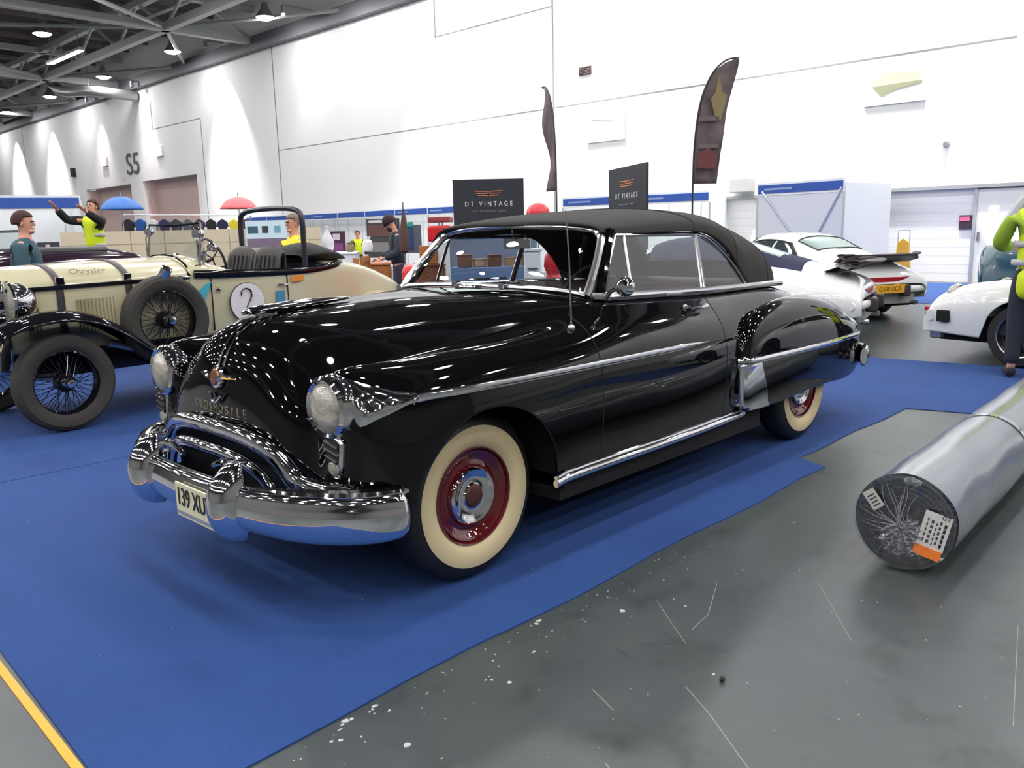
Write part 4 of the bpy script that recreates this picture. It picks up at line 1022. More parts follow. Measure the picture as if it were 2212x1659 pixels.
    for s in (1, -1):
        if roof != 'soft':
            ed = [(.30, .64, .925), (.9, .70, .945), (1.6, .71, .925), (2.08, .70, .885)]
            MB().tube([(x, s*y, z) for x, y, z in curve(ed, 14)], .010, 6).obj('window_trim', 'black', t)
        for x in (0, 2.27):
            w = bpy.data.objects.new('wheel', None); COL.objects.link(w); w.parent = t; w.location = (x, s*.70, .315); ax = (0, s, 0)
            MB().lathe([(.20, -.10), (.29, -.10), (.313, -.07), (.315, 0), (.313, .06), (.29, .10), (.215, .105)], axis=ax, n=40).obj('tyre', 'rubber', w)
            rb = MB().lathe([(.215, .104), (.205, .10), (.19, .03), (.18, .02)], axis=ax, n=40).obj('rim', 'steel', w)
            b = MB()
            for k in range(5):
                a = 2*PI*k/5
                b.prism([(-.035, .03), (.035, .03), (.065, .18), (.04, .195), (-.04, .195), (-.065, .18)], (0, s*.03, 0), o=(0, s*.03, 0), ux=(math.cos(a), 0, -math.sin(a)), uy=(math.sin(a), 0, math.cos(a)))
            b.lathe([(.05, .03), (.05, .07), (0, .075)], axis=ax, n=16); b.obj('wheel_spokes', mat('spoke_black', (.03, .03, .03), .3), w)
            MB().lathe([(0, .0), (.2, .0)], axis=ax, n=24).obj('hub_disc', 'void', w)
    MB().box((-.8, -.62, .2), (3.1, .62, .34)).obj('chassis_floor', 'void', t, smooth=False)
    if spoiler:
        rows = []
        for y in np.linspace(-.66, .66, 15):
            e = 1-abs(y/.66)**6*.35
            rows.append([(-.52, y*.82, .86), (-.75, y*.95, .945), (-1.02*1, y, .975+.0), (-1.13*e-.0, y, .99), (-1.14*e, y, .945), (-.98, y, .905), (-.7, y*.9, .84)])
        MB().grid(surf(rows, 40, 26, fit=0)).obj('whale_tail_spoiler', 'spoiler_black', t, solid=.01)
    # tail light band, bumper, overriders, plate
    def xr(y): return -.975+.10*(abs(y)/.72)**4
    b = MB(); b.grid([[(xr(y)-.012, y, z) for z in (.55, .56, .63, .64)] for y in np.linspace(-.52, .52, 17)])
    b.obj('tail_band', 'lens_red', t, solid=.02)
    for s in (1, -1):
        MB().grid([[(xr(y)-.012, s*y, z) for z in (.55, .56, .63, .64)] for y in np.linspace(.52, .735, 9)]).obj('indicator_lens', 'lens_amber', t, solid=.02)
        MB().box((-1.12, s*.30-.05, .36), (-.98, s*.30+.05, .53)).obj('overrider', 'spoiler_black', t, bevel=.02)
        MB().tube([(-.95, s*.5, .26), (-1.05, s*.5, .26)], .035, 10).obj('exhaust_tip', 'steel', t)
    P = [(-1.02+.14*(abs(y)/.8)**3.2, y, .46) for y in np.linspace(-.80, .80, 25)]
    MB().tube(P, .052, 10, flat=(.7, 1)).obj('rear_bumper', 'white_paint', t)
    MB().box((-.96, -.55, .25), (-.9, .55, .40)).obj('rear_valance', mat('valance_grey', (.35, .35, .33), .5), t, smooth=False)
    if plate:
        p = MB().box((-1.10, -.27, .42), (-1.085, .27, .54)).obj('number_plate', mat('plate_yellow', sr((225, 165, 40)), .5), t, smooth=False)
        text(plate, .098, 'plate_lettering', mat('plate_ink', (.10, .06, .01), .6), p, (-1.1015, 0, .478), (0, -1, 0), (0, 0, 1), .003, sx=.85)
    # front end
    P = [(3.32-.16*(abs(y)/.75)**3, y, .46) for y in np.linspace(-.75, .75, 25)]
    MB().tube(P, .06, 10, flat=(.7, 1)).obj('front_bumper', 'white_paint', t)
    for s in (1, -1):
        MB().lathe([(0, .03), (.06, .025), (.09, .0), (.10, -.01), (.11, -.06)], c=(3.02, s*.60, .70), axis=(1, 0, .45), n=24).obj('headlamp', 'lens', t)
        MB().box((3.17, s*.60-.10, .50), (3.25, s*.60+.10, .54)).obj('front_indicator', 'lens_red', t, bevel=.01)
        MB().box((2.95, s*.765-.03, .40), (3.08, s*.765+.03, .52)).obj('bumper_bellows', 'void', t, bevel=.01)
    MB().box((3.05, -.62, .20), (3.22, .62, .30)).obj('chin_spoiler', 'steel', t, bevel=.02)
    return t
coupe('white coupe with black whale tail and yellow rear plate behind the black convertible', (-10.75, -2.15), 240, plate='G508 UCA')
coupe('white convertible with navy soft top and black whale tail, nearest behind the black car', (-8.15, -1.75), 284, roof='soft')
coupe('white car with black wheels cropped by the right edge of the picture', (-7.37, 3.574), 262, spoiler=False)

# teal and white van at the right edge
vt = thing('camper_van', 'teal and white rounded van behind the high visibility worker at the right edge', 'van', (-12.1, 1.6, .0065), R(318))
M['teal'] = mat('teal', sr((28, 78, 98)), .2, 0, **{'Coat Weight': .5})
def vsec(x, w, zt, ws, zs=1.12): return [(x, 0, zt), (x, ws*.4, zt-.01), (x, ws*.75, zt-.05), (x, ws, zt-.16), (x, (ws+w)/2, (zt-.16+zs)/2), (x, w-.01, zs), (x, w, zs-.12), (x, w, .7), (x, w*.985, .45), (x, w*.95, .3)]
VS = [vsec(-1.95, .60, 1.62, .45), vsec(-1.88, .78, 1.80, .60), vsec(-1.5, .84, 1.88, .68), vsec(0, .85, 1.90, .69), vsec(1.35, .84, 1.88, .67), vsec(1.62, .83, 1.78, .64, 1.10), vsec(1.85, .80, 1.42, .66, 1.08), vsec(1.99, .76, 1.14, .66, .98), vsec(2.08, .66, .95, .5, .80), vsec(2.10, .55, .6, .4, .5)]
gv = surf(VS, 100, 50, sym=True, fit=1); up, lo_, wi, ba = MB(), MB(), MB(), MB()
for sg in (1, -1):
    Q = gv.copy(); Q[:, :, 1] *= sg; vs = Q.reshape(-1, 3); A, B, C_, D_ = [], [], [], []
    for i in range(99):
        for j in range(49):
            q = (i*50+j, (i+1)*50+j, (i+1)*50+j+1, i*50+j+1); x = gv[i, j, 0]; y = gv[i, j, 1]; z = gv[i, j, 2]; vv = (j+.5)/49*9
            win = (3.2 < vv < 4.75 and any(a < x < c for a, c in ((-1.6, -.75), (-.65, .15), (.25, .98), (1.08, 1.55)))) or (1.60 < x < 1.93 and z > 1.14 and .05 < y < .60)
            (C_ if win else A if vv < 5 and z > 1.06 else D_ if 5 <= vv < 5.25 else B).append(q)
    up.add(vs, A); lo_.add(vs, B); wi.add(vs, C_); ba.add(vs, D_)
up.obj('roof_shell', 'white_paint', vt, solid=.01); lo_.obj('body_shell', 'teal', vt, solid=.01); wi.obj('window', mat('van_glass', (.22, .25, .24), .06), vt); ba.obj('waist_band', 'white_paint', vt, solid=.012)
for s in (1, -1):
    MB().lathe([(.08, -.05), (.10, 0), (.09, .02), (0, .05)], c=(2.02, s*.52, .82), axis=(1, 0, 0), n=24).obj('headlamp', 'chrome', vt)
    for x in (-1.2, 1.2):
        MB().lathe([(.0, .09), (.17, .09), (.2, .10), (.28, .09), (.31, .05), (.31, -.08), (.2, -.09)], c=(x, s*.70, .315), axis=(0, s, 0), n=32).obj('wheel', 'rubber', vt)
MB().tube([(2.02, -.78, .42), (2.18, -.5, .42), (2.2, 0, .42), (2.18, .5, .42), (2.02, .78, .42)], .06, 10, flat=(.5, 1)).obj('front_bumper', 'chrome', vt)
MB().lathe([(0, .02), (.07, .015), (.08, 0)], c=(1.98, .86, 1.28), axis=(-1, .3, 0), n=18).tube([(1.75, .80, 1.15), (1.96, .86, 1.27)], .01, 6).obj('door_mirror', 'chrome', vt)
MB().box((-1.7, -.7, .28), (1.9, .7, .4)).obj('chassis_floor', 'void', vt, smooth=False)

# dark saloon behind the racer at the left
dk = thing('saloon_car', 'dark purple-black car with a pale bonnet highlight behind the cream racer', 'car', (-1.0, -8.2, .0), R(30)); dk.scale = (1, 1, 1.16)
M['aubergine'] = mat('aubergine', (.02, .008, .018), .08)
def dsec(x, w, zt, zs): return [(x, 0, zt), (x, w*.4, zt-.01), (x, w*.75, zt-.05), (x, w*.93, zs), (x, w, zs-.15), (x, w, .5), (x, w*.96, .28)]
DS = [dsec(-2.1, .6, .8, .7), dsec(-1.9, .75, .98, .88), dsec(-1.4, .82, 1.10, .95), dsec(-.9, .84, 1.16, .98), dsec(.6, .85, 1.16, 1.0), dsec(1.0, .85, 1.14, .98), dsec(1.6, .83, 1.10, .92), dsec(2.0, .76, .98, .82), dsec(2.15, .6, .75, .62)]
gd = surf(DS, 80, 36, sym=True, fit=1); b = MB(); b.grid(gd); g_ = gd.copy(); g_[:, :, 1] *= -1; b.grid(g_)
b.obj('body_shell', 'aubergine', dk, solid=.01)
for s in (1, -1):
    for x in (-1.3, 1.35): MB().lathe([(0, .08), (.17, .08), (.27, .09), (.31, .04), (.31, -.08), (.2, -.09)], c=(x, s*.70, .32), axis=(0, s, 0), n=32).obj('wheel', 'rubber', dk)
    MB().lathe([(.07, -.05), (.09, 0), (0, .05)], c=(2.08, s*.5, .72), axis=(1, 0, 0), n=20).obj('headlamp', 'chrome', dk)
P = [(.62, -.62, 1.13), (.45, -.56, 1.34), (.45, .56, 1.34), (.62, .62, 1.13)]
wf = MB().tube(P+[P[0]], .014, 8).obj('windscreen_frame', 'chrome', dk); MB().add(P, [(0, 1, 2, 3)]).obj('windscreen_glass', 'glass', wf)
MB().tube([(2.1, -.7, .42), (2.22, 0, .42), (2.1, .7, .42)], .05, 10, flat=(.5, 1)).obj('front_bumper', 'chrome', dk)
MB().box((-.85, -.6, .4), (.5, .6, 1.17)).obj('hood_cover', 'hood_cloth' if 'hood_cloth' in M else 'black', dk, bevel=.04)
# ================================================================ people
def skin(verts, edges, radii, root=0, sub=2):
    me = bpy.data.meshes.new('tmp'); me.from_pydata(verts, edges, []); o = bpy.data.objects.new('tmp', me); COL.objects.link(o)
    m = o.modifiers.new('skin', 'SKIN')
    for i, r in enumerate(radii):
        sv = me.skin_vertices[0].data[i]; sv.radius = r if hasattr(r, '__len__') else (r, r); sv.use_root = (i == root)
    m.use_smooth_shade = True; m.branch_smoothing = .5
    s2 = o.modifiers.new('sub', 'SUBSURF'); s2.levels = sub; s2.render_levels = sub
    dg = bpy.context.evaluated_depsgraph_get(); dg.update()
    me2 = bpy.data.meshes.new_from_object(o.evaluated_get(dg)); bpy.data.objects.remove(o)
    vs = [tuple(v.co) for v in me2.vertices]; fs = [tuple(p.vertices) for p in me2.polygons]; bpy.data.meshes.remove(me2)
    return vs, fs
M['skin'] = mat('skin', sr((205, 150, 125)), .5)
M['hivis'] = mat('hivis', sr((205, 225, 20)), .7)
M['hivis_green'] = mat('hivis_green', sr((165, 185, 60)), .7)
M['reflective'] = mat('reflective', (.45, .46, .44), .4)
M['hair_brown'] = mat('hair_brown', (.05, .02, .015), .8)
M['hair_grey'] = mat('hair_grey', (.20, .16, .12), .8)
M['jeans'] = mat('jeans', (.03, .03, .055), .85)
M['dark_cloth'] = mat('dark_cloth', (.012, .013, .018), .85)
def person(label, loc, rz, H=1.75, arms=None, top='dark_cloth', legs='jeans', hair='hair_brown', vest=None, cap=None, head_pitch=0, bend=0, beard=False, stripes=True, low=None, gr=None):
    """arms: per side (elbow, wrist) in metres for a 1.75 m body"""
    k = H/1.75; t = thing('person', label, 'person', loc, R(rz), gr)
    dn = lambda s: ((.02, s*.25, 1.16), (.10, s*.25, .93))
    arms = arms or {}; A = {1: arms.get(1, dn(1)), -1: arms.get(-1, dn(-1))}
    def T(p):   # forward bend about the pelvis
        x, y, z = p
        if z > .95 and bend: a = R(bend); x, z = x*math.cos(a)+(z-.95)*math.sin(a), .95+(z-.95)*math.cos(a)-x*math.sin(a)
        return (x*k, y*k, z*k)
    hp = R(head_pitch)
    def HD(x, z): # head frame about neck top (.01,1.52)
        return (.01+x*math.cos(hp)+z*math.sin(hp), 0, 1.52+z*math.cos(hp)-x*math.sin(hp))
    V = [(0,0,.95), (0,0,1.10), (0,0,1.29), (0,0,1.43), (.01,0,1.52), HD(.015,.06), HD(.01,.14), HD(.0,.205)]
    E = [(i, i+1) for i in range(7)]; Rr = [(.125,.095), (.115,.085), (.14,.095), (.065,.055), .050, (.070,.075), (.078,.094), (.058,.07)]
    arm_idx = {}; 
    for s in (1, -1):
        e, w = A[s]; sh = (0, s*.185, 1.41); n = len(V)
        ev = Vector(e); wv = Vector(w); d = (wv-ev).normalized(); side = d.cross(Vector((1, 0, 0)));
        if side.length < .1: side = Vector((0, s, 0))
        side.normalize()
        V += [sh, e, w, tuple(wv+d*.06)]; Rr += [.040, .036, .026, (.036, .020)]; E += [(3, n), (n, n+1), (n+1, n+2), (n+2, n+3)]
        nf = d.cross(side)
        for q, (off, L) in enumerate(((-.027, .065), (-.009, .078), (.009, .074), (.027, .058))):
            b0 = wv+d*.095+side*off; m = len(V)
            V += [tuple(b0), tuple(b0+d*L*.55+nf*.006), tuple(b0+d*L+nf*.018)]; Rr += [.009, .008, .006]; E += [(n+3, m), (m, m+1), (m+1, m+2)]
        m = len(V); V += [tuple(wv+d*.035+side*.035), tuple(wv+d*.07+side*.055)]; Rr += [.011, .008]; E += [(n+2, m), (m, m+1)]
        arm_idx[s] = (sh, e, w)
    for s in (1, -1):
        n = len(V); V += [(0, s*.085, .90), (.015, s*.10, .50), (-.01, s*.11, .10), (.05, s*.115, .045), (.16, s*.125, .035)]; Rr += [.088, .056, .036, .035, .03]
        E += [(0, n), (n, n+1), (n+1, n+2), (n+2, n+3), (n+3, n+4)]
    vs, fs = skin([T(v) for v in V], E, [tuple(a*k for a in r) if hasattr(r, '__len__') else r*k for r in Rr])
    b = MB(); b.add(vs, fs)
    def hb(x, y, z, r, mi=None):
        p = HD(x, z); p = T((p[0], y, p[2])); b.ball(p, tuple(q*k for q in r), 8, mi)
    hb(.100, 0, .090, (.015, .011, .020)); hb(.085, 0, .05, (.018, .026, .008)); hb(.0, .083, .10, (.018, .010, .03)); hb(.0, -.083, .10, (.018, .010, .03)); hb(.06, 0, .02, (.04, .045, .03))
    hb(.088, .03, .12, (.012, .014, .008), 1); hb(.088, -.03, .12, (.012, .014, .008), 1)
    body = b.obj('body', ['skin', 'dark_cloth'], t, weld=False)
    # clothes grown over the same joints
    def cloth(name, idx, rad, ed, m, grow=.026, **kw):
        vs, fs = skin([T(v) for v in idx], ed, [tuple((a+grow)*k for a in r) if hasattr(r, '__len__') else (r+grow)*k for r in rad]); return MB().add(vs, fs).obj(name, m, t, weld=False, **kw)
    TV = [(0,0,.93), (0,0,1.10), (0,0,1.29), (0,0,1.42), (.0,0,1.485)]; TR = [(.155,.115), (.145,.11), (.17,.115), (.125,.095), (.055,.06)]; TE = [(0,1),(1,2),(2,3),(3,4)]
    for s in (1, -1):
        sh, e, w = arm_idx[s]; n = len(TV); TV += [sh, e, tuple(Vector(w)*.93+Vector(e)*.07)]; TR += [.060, .046, .036]; TE += [(3, n), (n, n+1), (n+1, n+2)]
    cloth('jacket', TV, TR, TE, top)
    LV = [(0,0,1.02), (0,0,.95)]; LR = [(.115,.090), (.135,.10)]; LE = [(0, 1)]
    for s in (1, -1):
        n = len(LV); LV += [(0, s*.085, .88), (.015, s*.10, .50), (-.01, s*.11, .10)]; LR += [.085, .066, .052]; LE += [(1, n), (n, n+1), (n+1, n+2)]
    cloth('trousers', LV, LR, LE, legs, .012)
    for s in (1, -1):
        sv, sf = skin([T(v) for v in ((-.05, s*.11, .045), (.05, s*.115, .045), (.19, s*.13, .035))], [(0, 1), (1, 2)], [.045*k, .05*k, .04*k]); MB().add(sv, [f for f in sf]).obj('shoe', 'dark_cloth', t, weld=False)
    if vest:
        if low: cloth('coat_skirt', [(0,0,1.0), (0,0,.85), (0,0,low)], [(.155,.115), (.165,.125), (.165,.13)], [(0,1),(1,2)], vest, .028)
        vo = cloth('safety_vest', [(0,0,.90), (0,0,1.10), (0,0,1.29), (0,0,1.42), (0,.15,1.42), (0,-.15,1.42)], [(.16,.12), (.15,.115), (.175,.12), (.11,.085), .06, .06], [(0,1),(1,2),(2,3),(3,4),(3,5)], vest, .030)
        if stripes:
            for z in (1.02, 1.18):
                P = [T((.135*math.cos(a)*1.0, .170*math.sin(a), z)) for a in np.linspace(0, 2*PI, 30, endpoint=False)]
                MB().tube(P, .026*k, 8, closed=True, flat=(.35, 1)).obj('reflective_band', 'reflective', vo)
    # hair or cap
    hr = MB(); P = []
    for i in range(11):
        ph = PI*.60*i/10; row = []
        for j in range(24):
            a = 2*PI*j/24; fwd = math.cos(a)
            lim = ph*(1 if fwd < .2 else (.62 if not cap else .9))
            x, y, z = .100*math.sin(lim)*math.cos(a)-.004, .086*math.sin(lim)*math.sin(a), .125+.105*math.cos(lim)
            p = HD(x, z); row.append(T((p[0], y, p[2])))
        P.append(row)
    hr.grid(P, close_v=True); ho = hr.obj('cap' if cap else 'hair', cap or hair, t, solid=.010*k, off=1)
    if cap:
        P = [[T((HD(.08+.075*u, .150-.02*u)[0], v*(.07-.02*u*u), HD(.08+.075*u, .150-.02*u)[2])) for v in np.linspace(-1, 1, 7)] for u in np.linspace(0, 1, 5)]
        MB().grid(P).obj('cap_peak', cap, ho, solid=.006)
    if beard: 
        p = HD(.055, .025); MB().ball(T((p[0], 0, p[2])), (.052*k, .058*k, .045*k), 10).obj('beard', 'hair_brown', t)
    return t
person('person in a teal blue jacket with dark red-brown hair behind the left bonnet', (-.58, -6.5, 0), 150, 1.74, top=mat('teal_cloth', (.035, .085, .11), .85), hair='hair_brown')
person('person in a lime safety vest with raised arms by the white stand', (-3.16, -11.65, .30), 30, 1.80, vest='hivis', arms={-1: ((.22, -.30, 1.42), (.45, -.28, 1.60)), 1: ((.20, .28, 1.40), (.44, .24, 1.55))}, hair='hair_brown', head_pitch=-14)
person('person with close-cropped hair and a yellow top behind the racer seats', (-3.45, -5.95, 0), 352, 1.69, top=mat('yellow_cloth', sr((235, 220, 60)), .8), hair='hair_grey', legs='jeans')
person('person in a dark jacket and cap looking down, hands at the waist', (-5.91, -7.03, 0), 330, 1.72, top=mat('navy_jacket', (.02, .03, .045), .8), cap=mat('dark_cap', (.03, .008, .012), .8), head_pitch=32, bend=4, beard=True, arms={1: ((.02, .27, 1.15), (.26, .20, 1.08)), -1: ((.02, -.27, 1.15), (.26, -.18, 1.08))})
person('person in a yellow vest far away by the purple poster', (-12.3, -16.9, 0), 60, 1.52, vest='hivis', stripes=False, legs='jeans')
person('person in a lime safety vest walking at the right edge, seen from behind', (-6.38, 1.395, 0), 200, 1.78, vest='hivis', low=.66, top=mat('hv_sleeve', sr((150, 180, 50)), .8), legs=mat('navy_trousers', (.015, .017, .03), .8), arms={-1: ((.12, -.27, 1.17), (.34, -.15, 1.15)), 1: ((.12, .27, 1.17), (.34, .15, 1.15))})

t = thing('step_platform', 'low grey step platform under the person with raised arms', 'step', (-3.16, -11.65, 0), R(30))
MB().box((-.35, -.35, .25), (.35, .35, .30)).obj('step_top', 'steel', t, bevel=.01)
for sx in (1, -1):
    for sy in (1, -1): MB().box((sx*.3-.02, sy*.3-.02, 0), (sx*.3+.02, sy*.3+.02, .25)).obj('leg', 'steel', t, smooth=False)
# ================================================================ stands and clutter behind the cars
M['fascia_blue'] = mat('fascia_blue', (.02, .08, .36), .5)
M['panel_white'] = mat('panel_white', (.75, .78, .80), .5)
M['alu'] = mat('alu', (.6, .62, .65), .35, .7)
M['black_board'] = mat('black_board', (.012, .016, .024), .6)
M['orange_ink'] = mat('orange_ink', sr((225, 140, 95)), .6)
M['white_ink'] = mat('white_ink', (.75, .75, .8), .6)
M['beige_panel'] = mat('beige_panel', sr((205, 192, 168)), .7)
M['oak'] = mat('oak', sr((176, 112, 54)), .5, 0, noise=(6, .3, sr((140, 82, 36))))
M['red_plastic'] = mat('red_plastic', sr((205, 40, 45)), .3)
def frame_xy(p, q):
    p = Vector((*p, 0)); q = Vector((*q, 0)); d = q-p; L = d.length; d.normalize(); return p, d, L, Vector((d.y, -d.x, 0))
def stand(label, p, q, h=2.45, n=4, th=.2, depth=2.0, names=None, walls=True, closed=False):
    """shell-scheme stand: front from p to q (left to right seen from the hall), fascia strip, posts, back wall"""
    P, d, L, nrm = frame_xy(p, q); back = -nrm
    # make sure nrm faces the camera
    if (Vector((2.3, 3.2, 0))-P).dot(nrm) < 0: nrm = -nrm; back = -nrm
    t = thing('exhibition_stand', label, 'stand', P)
    def bx(mb, u0, u1, v0, v1, z0, z1):
        c = [d*u0+back*v0, d*u1+back*v0, d*u1+back*v1, d*u0+back*v1]
        mb.add([(a.x, a.y, z0) for a in c]+[(a.x, a.y, z1) for a in c], [(0, 3, 2, 1), (4, 5, 6, 7), (0, 1, 5, 4), (1, 2, 6, 5), (2, 3, 7, 6), (3, 0, 4, 7)])
    f = MB(); bx(f, 0, L, 0, .04, h-th-.10, h); fo = f.obj('fascia', 'panel_white', t, smooth=False)
    for k in range(n):
        g = MB(); u0 = L*k/n+.03; u1 = L*(k+1)/n-.03; bx(g, u0, u1, -.012, .0, h-th-.05, h-.05); g.obj('fascia_strip', 'fascia_blue', fo, smooth=False)
        if names and k < len(names) and names[k]:
            g = MB(); bx(g, u0+(u1-u0)*.08, u0+(u1-u0)*.42, -.016, -.011, h-th*.62-.05, h-th*.38-.05); g.obj('stand_name', mat('name_pale', (.25, .32, .55), .6), fo, smooth=False)
    for k in range(n+1):
        g = MB(); u = L*k/n; bx(g, u-.02, u+.02, 0, .04, 0, h-th-.1); g.obj('post', 'alu', t, smooth=False)
    if walls:
        g = MB(); bx(g, 0, L, depth, depth+.04, 0, h-.1); w = g.obj('back_panel', 'panel_white', t, smooth=False)
        for u in (0, L):
            g = MB(); bx(g, u-.02, u+.02, .04, depth, 0, h-.1); g.obj('side_panel', 'panel_white', t, smooth=False)
        if closed:
            g = MB(); bx(g, .02, L-.02, .01, .03, 0, h-.12); g.obj('front_panel', mat('pale_lilac', (.62, .65, .72), .5), t, smooth=False)
            g = MB(); m_ = L*.62
            for u in (.15, L-.05): g.tube([tuple(d*u+nrm*.01+Vector((0, 0, h-.2))), tuple(d*m_+nrm*.01+Vector((0, 0, .7)))], .028, 6)
            g.obj('brace', mat('lilac_grey', (.45, .48, .56), .5), t)
        g = MB()
        k = 1.0
        while k < L: bx(g, k-.012, k+.012, depth-.006, depth, 0, h-.12); k += 1.0
        g.obj('panel_joint', 'alu', w, smooth=False)
    return t, P, d, nrm
stand('white stand with a long blue fascia strip along the middle of the wall', (-18.45, -34.3), (-17.9, -16.5), 2.34, 9, depth=.45, names=[0, 0, 0, 1, 0, 0, 1, 1, 0])
stand('white stand with a blue fascia strip behind the two dark feather flags', (-17.3, -13.4), (-17.8, -8.7), 2.35, 2, depth=1.05, names=[1, 1])
stand('pale stand with a blue fascia strip and braced side walls near the right wall', (-17.0, -6.9), (-16.6, -4.6), 2.40, 1, depth=1.9, closed=True, names=[1])
stand('near white stand with a wide blue fascia strip at the left edge', (.8, -19.5), (-5.2, -17.9), 2.47, 2, th=.24, depth=2.6)

# right service door, sign and folded floor signs
t = thing('service_door', 'white double door with narrow glass slots in the right of the wall', 'door', (WX-.09, -2.2, 0))
MB().box((0, -.35, 0), (.05, 1.9, 2.1)).obj('door_leaf', mat('door_white', (.78, .78, .76), .6), t, smooth=False)
MB().box((.05, -.10, .9), (.06, .10, 1.72)).obj('door_glass', emis('slot_glow', (1, .97, .85), 1.2), t, smooth=False)
MB().box((-.0, -.42, 0), (.07, -.35, 2.12)).box((0, 1.9, 0), (.07, 1.97, 2.12)).obj('door_frame', 'alu', t, smooth=False)
MB().box((.05, -.3, .95), (.10, -.26, 1.15)).obj('door_handle', 'steel', t, smooth=False)
t = thing('service_door', 'grey door with a tall cream glass slot left of the pale braced stand', 'door', (WX-.09, -7.4, 0))
MB().box((0, -.55, 0), (.05, .55, 2.08)).obj('door_leaf', mat('door_grey', (.62, .64, .64), .6), t, smooth=False)
MB().box((.05, -.45, .8), (.06, -.22, 1.75)).obj('door_glass', emis('slot_cream', (1, .88, .62), .9), t, smooth=False)
MB().box((.05, .05, 1.45), (.06, .4, 1.58)).obj('door_plate', 'black', t, smooth=False)
t = thing('wall_sign', 'small black and pink sign on the white block wall', 'sign', (WX-.095, -2.75, 1.37))
MB().box((0, -.16, -.16), (.03, .16, .16)).obj('sign_plate', mat('sign_dark', (.04, .02, .04), .5), t, smooth=False)
MB().box((.03, -.15, .03), (.035, .06, .13)).obj('pink_panel', mat('sign_pink', sr((225, 110, 150)), .5), t, smooth=False)
t = thing('floor_sign', 'stack of folded yellow warning signs against the white wall', 'sign', (-17.6, -3.6, 0.0065), R(10))
MB().prism([(-.16, 0), (-.2, .05), (-.12, .95), (0, 1.05), (.12, .95), (.2, .05), (.16, 0)], (.10, 0, 0), o=(0, 0, 0), ux=(0, 1, 0)).obj('sign_board', mat('sign_yellow', sr((225, 170, 60)), .5), t, bevel=.01)
MB().tube([(.03, -.12, .95), (.03, -.12, 1.22), (.03, .12, 1.22), (.03, .12, .95)], .012, 6).obj('handle', 'steel', t)
t = thing('cable_tray', 'slim grey pipe on the wall above the door slots', 'pipe', (WX+.05, -8.6, 2.3))
MB().box((0, 0, 0), (.3, .6, .35)).obj('junction_box', mat('box_grey', (.5, .5, .5), .6), t, bevel=.01)

# DT VINTAGE boards
def dt_board(label, p, q, h):
    P, d, L, nrm = frame_xy(p, q)
    if (Vector((2.3, 3.2, 0))-P).dot(nrm) < 0: nrm = -nrm
    ux = d if d.cross(Vector((0, 0, 1))).dot(nrm) > 0 else -d
    t = thing('display_board', label, 'sign', P)
    c = [Vector((0, 0, 0)), d*L, d*L-nrm*.05, -nrm*.05]
    b = MB(); b.add([(a.x, a.y, .1) for a in c]+[(a.x, a.y, h) for a in c], [(0, 3, 2, 1), (4, 5, 6, 7), (0, 1, 5, 4), (1, 2, 6, 5), (2, 3, 7, 6), (3, 0, 4, 7)])
    bo = b.obj('board', 'black_board', t, smooth=False)
    for u in (.12, L-.12): a = d*u; MB().box((a.x-.03, a.y-.22, 0), (a.x+.03, a.y+.22, .1)).obj('board_foot', 'steel', t, smooth=False)
    o = d*(L/2)+nrm*.004
    text('DT VINTAGE', .150, 'board_lettering', 'white_ink', bo, o+Vector((0, 0, h-.56)), ux, (0, 0, 1), .005, sx=.80 if L < 1.8 else .9, spacing=1.75)
    text('EARLY  MOTORSPORT  LUXURY', .048, 'board_tagline', mat('dim_ink', (.25, .25, .3), .6), bo, o+Vector((0, 0, h-.72)), ux, (0, 0, 1), .005, spacing=1.2)
    w = MB()
    for s in (1, -1):
        for k, (x0, x1, z) in enumerate(((.03, .25, .05), (.05, .22, .012), (.02, .19, -.026))):
            a = o+ux*(s*x0); e = o+ux*(s*x1*L/1.28)
            w.tube([tuple(a+Vector((0, 0, h-.34+z*1.25))), tuple(e+Vector((0, 0, h-.34+z*1.25+.008)))], .009, 6)
        a = o+ux*(s*.03); w.tube([tuple(a+Vector((0, 0, h-.34+.0625))), tuple(a+Vector((0, 0, h-.34+.015)))], .009, 6)
    w.obj('winged_emblem', 'orange_ink', bo)
dt_board('wide dark board with orange wings reading DT VINTAGE, left of the two', (-10.95, -11.28), (-12.16, -10.19), 2.6)
dt_board('dark board with orange wings seen at an angle, right of the two', (-11.92, -7.56), (-10.78, -5.84), 2.6)
